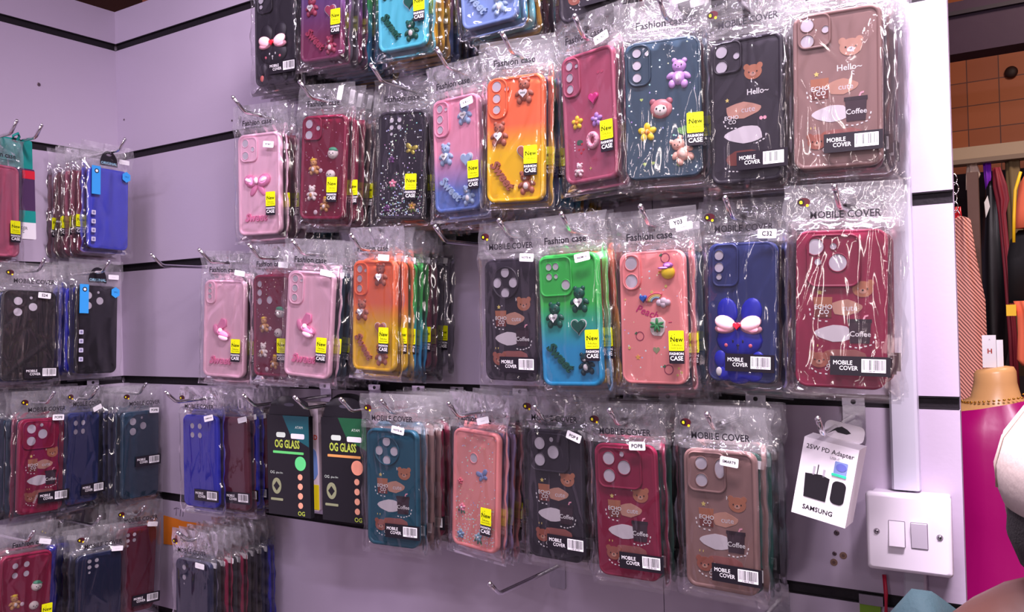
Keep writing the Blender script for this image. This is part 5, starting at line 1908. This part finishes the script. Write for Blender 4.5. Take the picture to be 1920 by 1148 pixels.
# 0 pelvis 1 waist 2 chest 3 neck base 4 neck 5 skull base
J = [(0, 0, .76, .105, .085), (0, 0, .92, .095, .075), (0, .005, 1.08, .115, .08), (0, 0, 1.195, .088, .062), (0, 0, 1.230, .088, .068), (0, .015, 1.265, .070, .064),
     (-.066, 0, 1.196, .062, .054), (-.130, 0, 1.135, .048), (-.165, .01, .95, .036), (-.170, .06, .78, .028), (-.170, .08, .72, .022),
     (.066, 0, 1.196, .062, .054), (.130, 0, 1.135, .048), (.165, .01, .95, .036), (.170, .06, .78, .028), (.170, .08, .72, .022),
     (-.075, 0, .70, .075), (-.080, .01, .40, .052), (-.082, -.01, .10, .036), (-.084, .06, .04, .035),
     (.075, 0, .70, .075), (.080, .01, .40, .052), (.082, -.01, .10, .036), (.084, .06, .04, .035)]
E_ = [(0, 1), (1, 2), (2, 3), (3, 4), (4, 5), (2, 6), (6, 7), (7, 8), (8, 9), (9, 10), (2, 11), (11, 12), (12, 13), (13, 14), (14, 15),
      (0, 16), (16, 17), (17, 18), (18, 19), (0, 20), (20, 21), (21, 22), (22, 23)]
for q, wi in ((-1, 10), (1, 15)):       # palm and fingers
    w0 = len(J)
    J.append((q * .170, .085, .675, .022, .014))
    E_.append((wi, w0))
    for k_, (dx, ln) in enumerate(((-.021, .055), (-.007, .066), (.007, .070), (.021, .062))):
        a0 = len(J)
        J.append((q * .170 + dx * .2, .088 + dx, .650, .008))
        J.append((q * .170 - q * .004, .088 + dx, .650 - ln * .5, .0075))
        J.append((q * .170 - q * .014, .088 + dx, .650 - ln, .0065))
        E_ += [(w0, a0), (a0, a0 + 1), (a0 + 1, a0 + 2)]
    a0 = len(J)
    J += [(q * .166, .112, .672, .009), (q * .160, .124, .650, .0075)]
    E_ += [(w0, a0), (a0, a0 + 1)]
body_skin('body', J, E_, per, SKIN)
b = MB()       # head: skull, jaw, nose, ears; it faces +y
b.ell(0, .020, 1.290, .078, .100, .072, SKIN, 0, 28, 18)
b.ell(0, .072, 1.262, .052, .050, .048, SKIN, 0, 20, 12)
b.ell(0, .126, 1.275, .012, .016, .018, SKIN, 0, 12, 8)
b.ell(0, .118, 1.250, .020, .008, .006, mat('lip_brown', rgb(120, 62, 60), .5), 0, 12, 8)
for q in (-1, 1):
    b.ell(q * .028, .110, 1.294, .011, .006, .006, WHITE, 0, 12, 8)
    b.ell(q * .028, .115, 1.294, .005, .003, .005, INK, 0, 10, 6)
b.build('head', per)
for q in (-1, 1):
    b = MB()
    b.ell(q * .080, .030, 1.272, .010, .018, .030, SKIN, 0, 14, 10)
    b.build('ear', per)
b = MB()       # short hair under the cap, down the nape
lo = [ring(0, -.004, z, rx, ry, 32) for z, rx, ry in ((1.225, .060, .066), (1.235, .080, .080), (1.255, .0875, .092), (1.275, .086, .094), (1.285, .082, .092), (1.30, .074, .086))]
lo = [[(x, min(y, .055), z) for x, y, z in r_] for r_ in lo]
b.loft(lo, HAIR)
b.build('hair', per)
b = MB()       # cap with panels
lo = []
for z, rx, ry in ((1.270, .080, .098), (1.275, .089, .107), (1.288, .0935, .111), (1.303, .0945, .112), (1.322, .0890, .107), (1.342, .0745, .092), (1.357, .052, .066), (1.366, .020, .026)):
    r_ = ring(0, .004, z, rx, ry, 48)
    lo.append([(x * (1 - .018 * (abs(math.sin(3 * j * 2 * math.pi / 48)) < .1)), y * (1 - .018 * (abs(math.sin(3 * j * 2 * math.pi / 48)) < .1)),
                q + (.012 * math.cos(j * 2 * math.pi / 48 * 1 + .0) * 0 if q < 1.34 else 0)) for j, (x, y, q) in enumerate(r_)])
b.loft(lo, CAPM)
b.build('cap', per)
b = MB()
f = [(.062 * math.cos(R(a)), .095 + .075 * math.sin(R(a))) for a in range(0, 181, 12)]
b.loft([[(x, y, 1.284 - abs(x) * .25) for x, y in f], [(x, y, 1.290 - abs(x) * .25) for x, y in f]], CAPM)
b.build('cap_brim', per)
b = MB()
for q in range(6):
    a = R(15 + 60 * q)
    b.tube([(rx * math.cos(a) * 1.005, .004 + ry * math.sin(a) * 1.005, z) for z, rx, ry in ((1.288, .0940, .1115), (1.303, .0947, .1122), (1.322, .0893, .1073), (1.342, .0748, .0923), (1.357, .0524, .0664), (1.366, .021, .027))], .0009, mat('cap_seam', rgb(180, 162, 150), .8), 6)
b.build('cap_seam', per)
b = MB()       # shirt, open at the nape
lo = []
for z, rx, ry, tl in ((.74, .150, .105, 0), (.92, .128, .095, 0), (1.06, .150, .098, 0), (1.120, .184, .085, 0), (1.150, .180, .082, 0), (1.180, .170, .076, 0), (1.203, .152, .070, 0), (1.203, .138, .064, 0), (1.180, .128, .060, 0)):
    r_ = ring(0, 0, z, rx, ry, 40)
    lo.append([(x + .0015 * math.sin(j * .8), y, q - (.11 if q > 1.17 else .07 if q > 1.14 else 0) * (1 - abs(x) / rx) ** .7 + .0012 * math.sin(j * .9)) for j, (x, y, q) in enumerate(r_)])
b.loft(lo, TEAL, cap1=False)
b.build('shirt', per)
for q in (-1, 1):
    b = MB()
    b.tube([(q * .120, 0, 1.160), (q * .148, .002, 1.10), (q * .164, .008, 1.02), (q * .170, .010, .98)], .05, TEAL, 16, [.048, .056, .050, .052])
    b.build('sleeve', per)
b = MB()
for q in (-1, 1):
    b.tube([(q * .062, 0, .82), (q * .076, 0, .70), (q * .080, .01, .40), (q * .082, -.01, .09)], .08, JEAN, 18, [.088, .086, .064, .052])
b.build('trousers', per)
for q in (-1, 1):
    b = MB()
    b.ell(q * .084, .04, .035, .045, .105, .035, INK, 0, 16, 10)
    b.build('shoe', per)
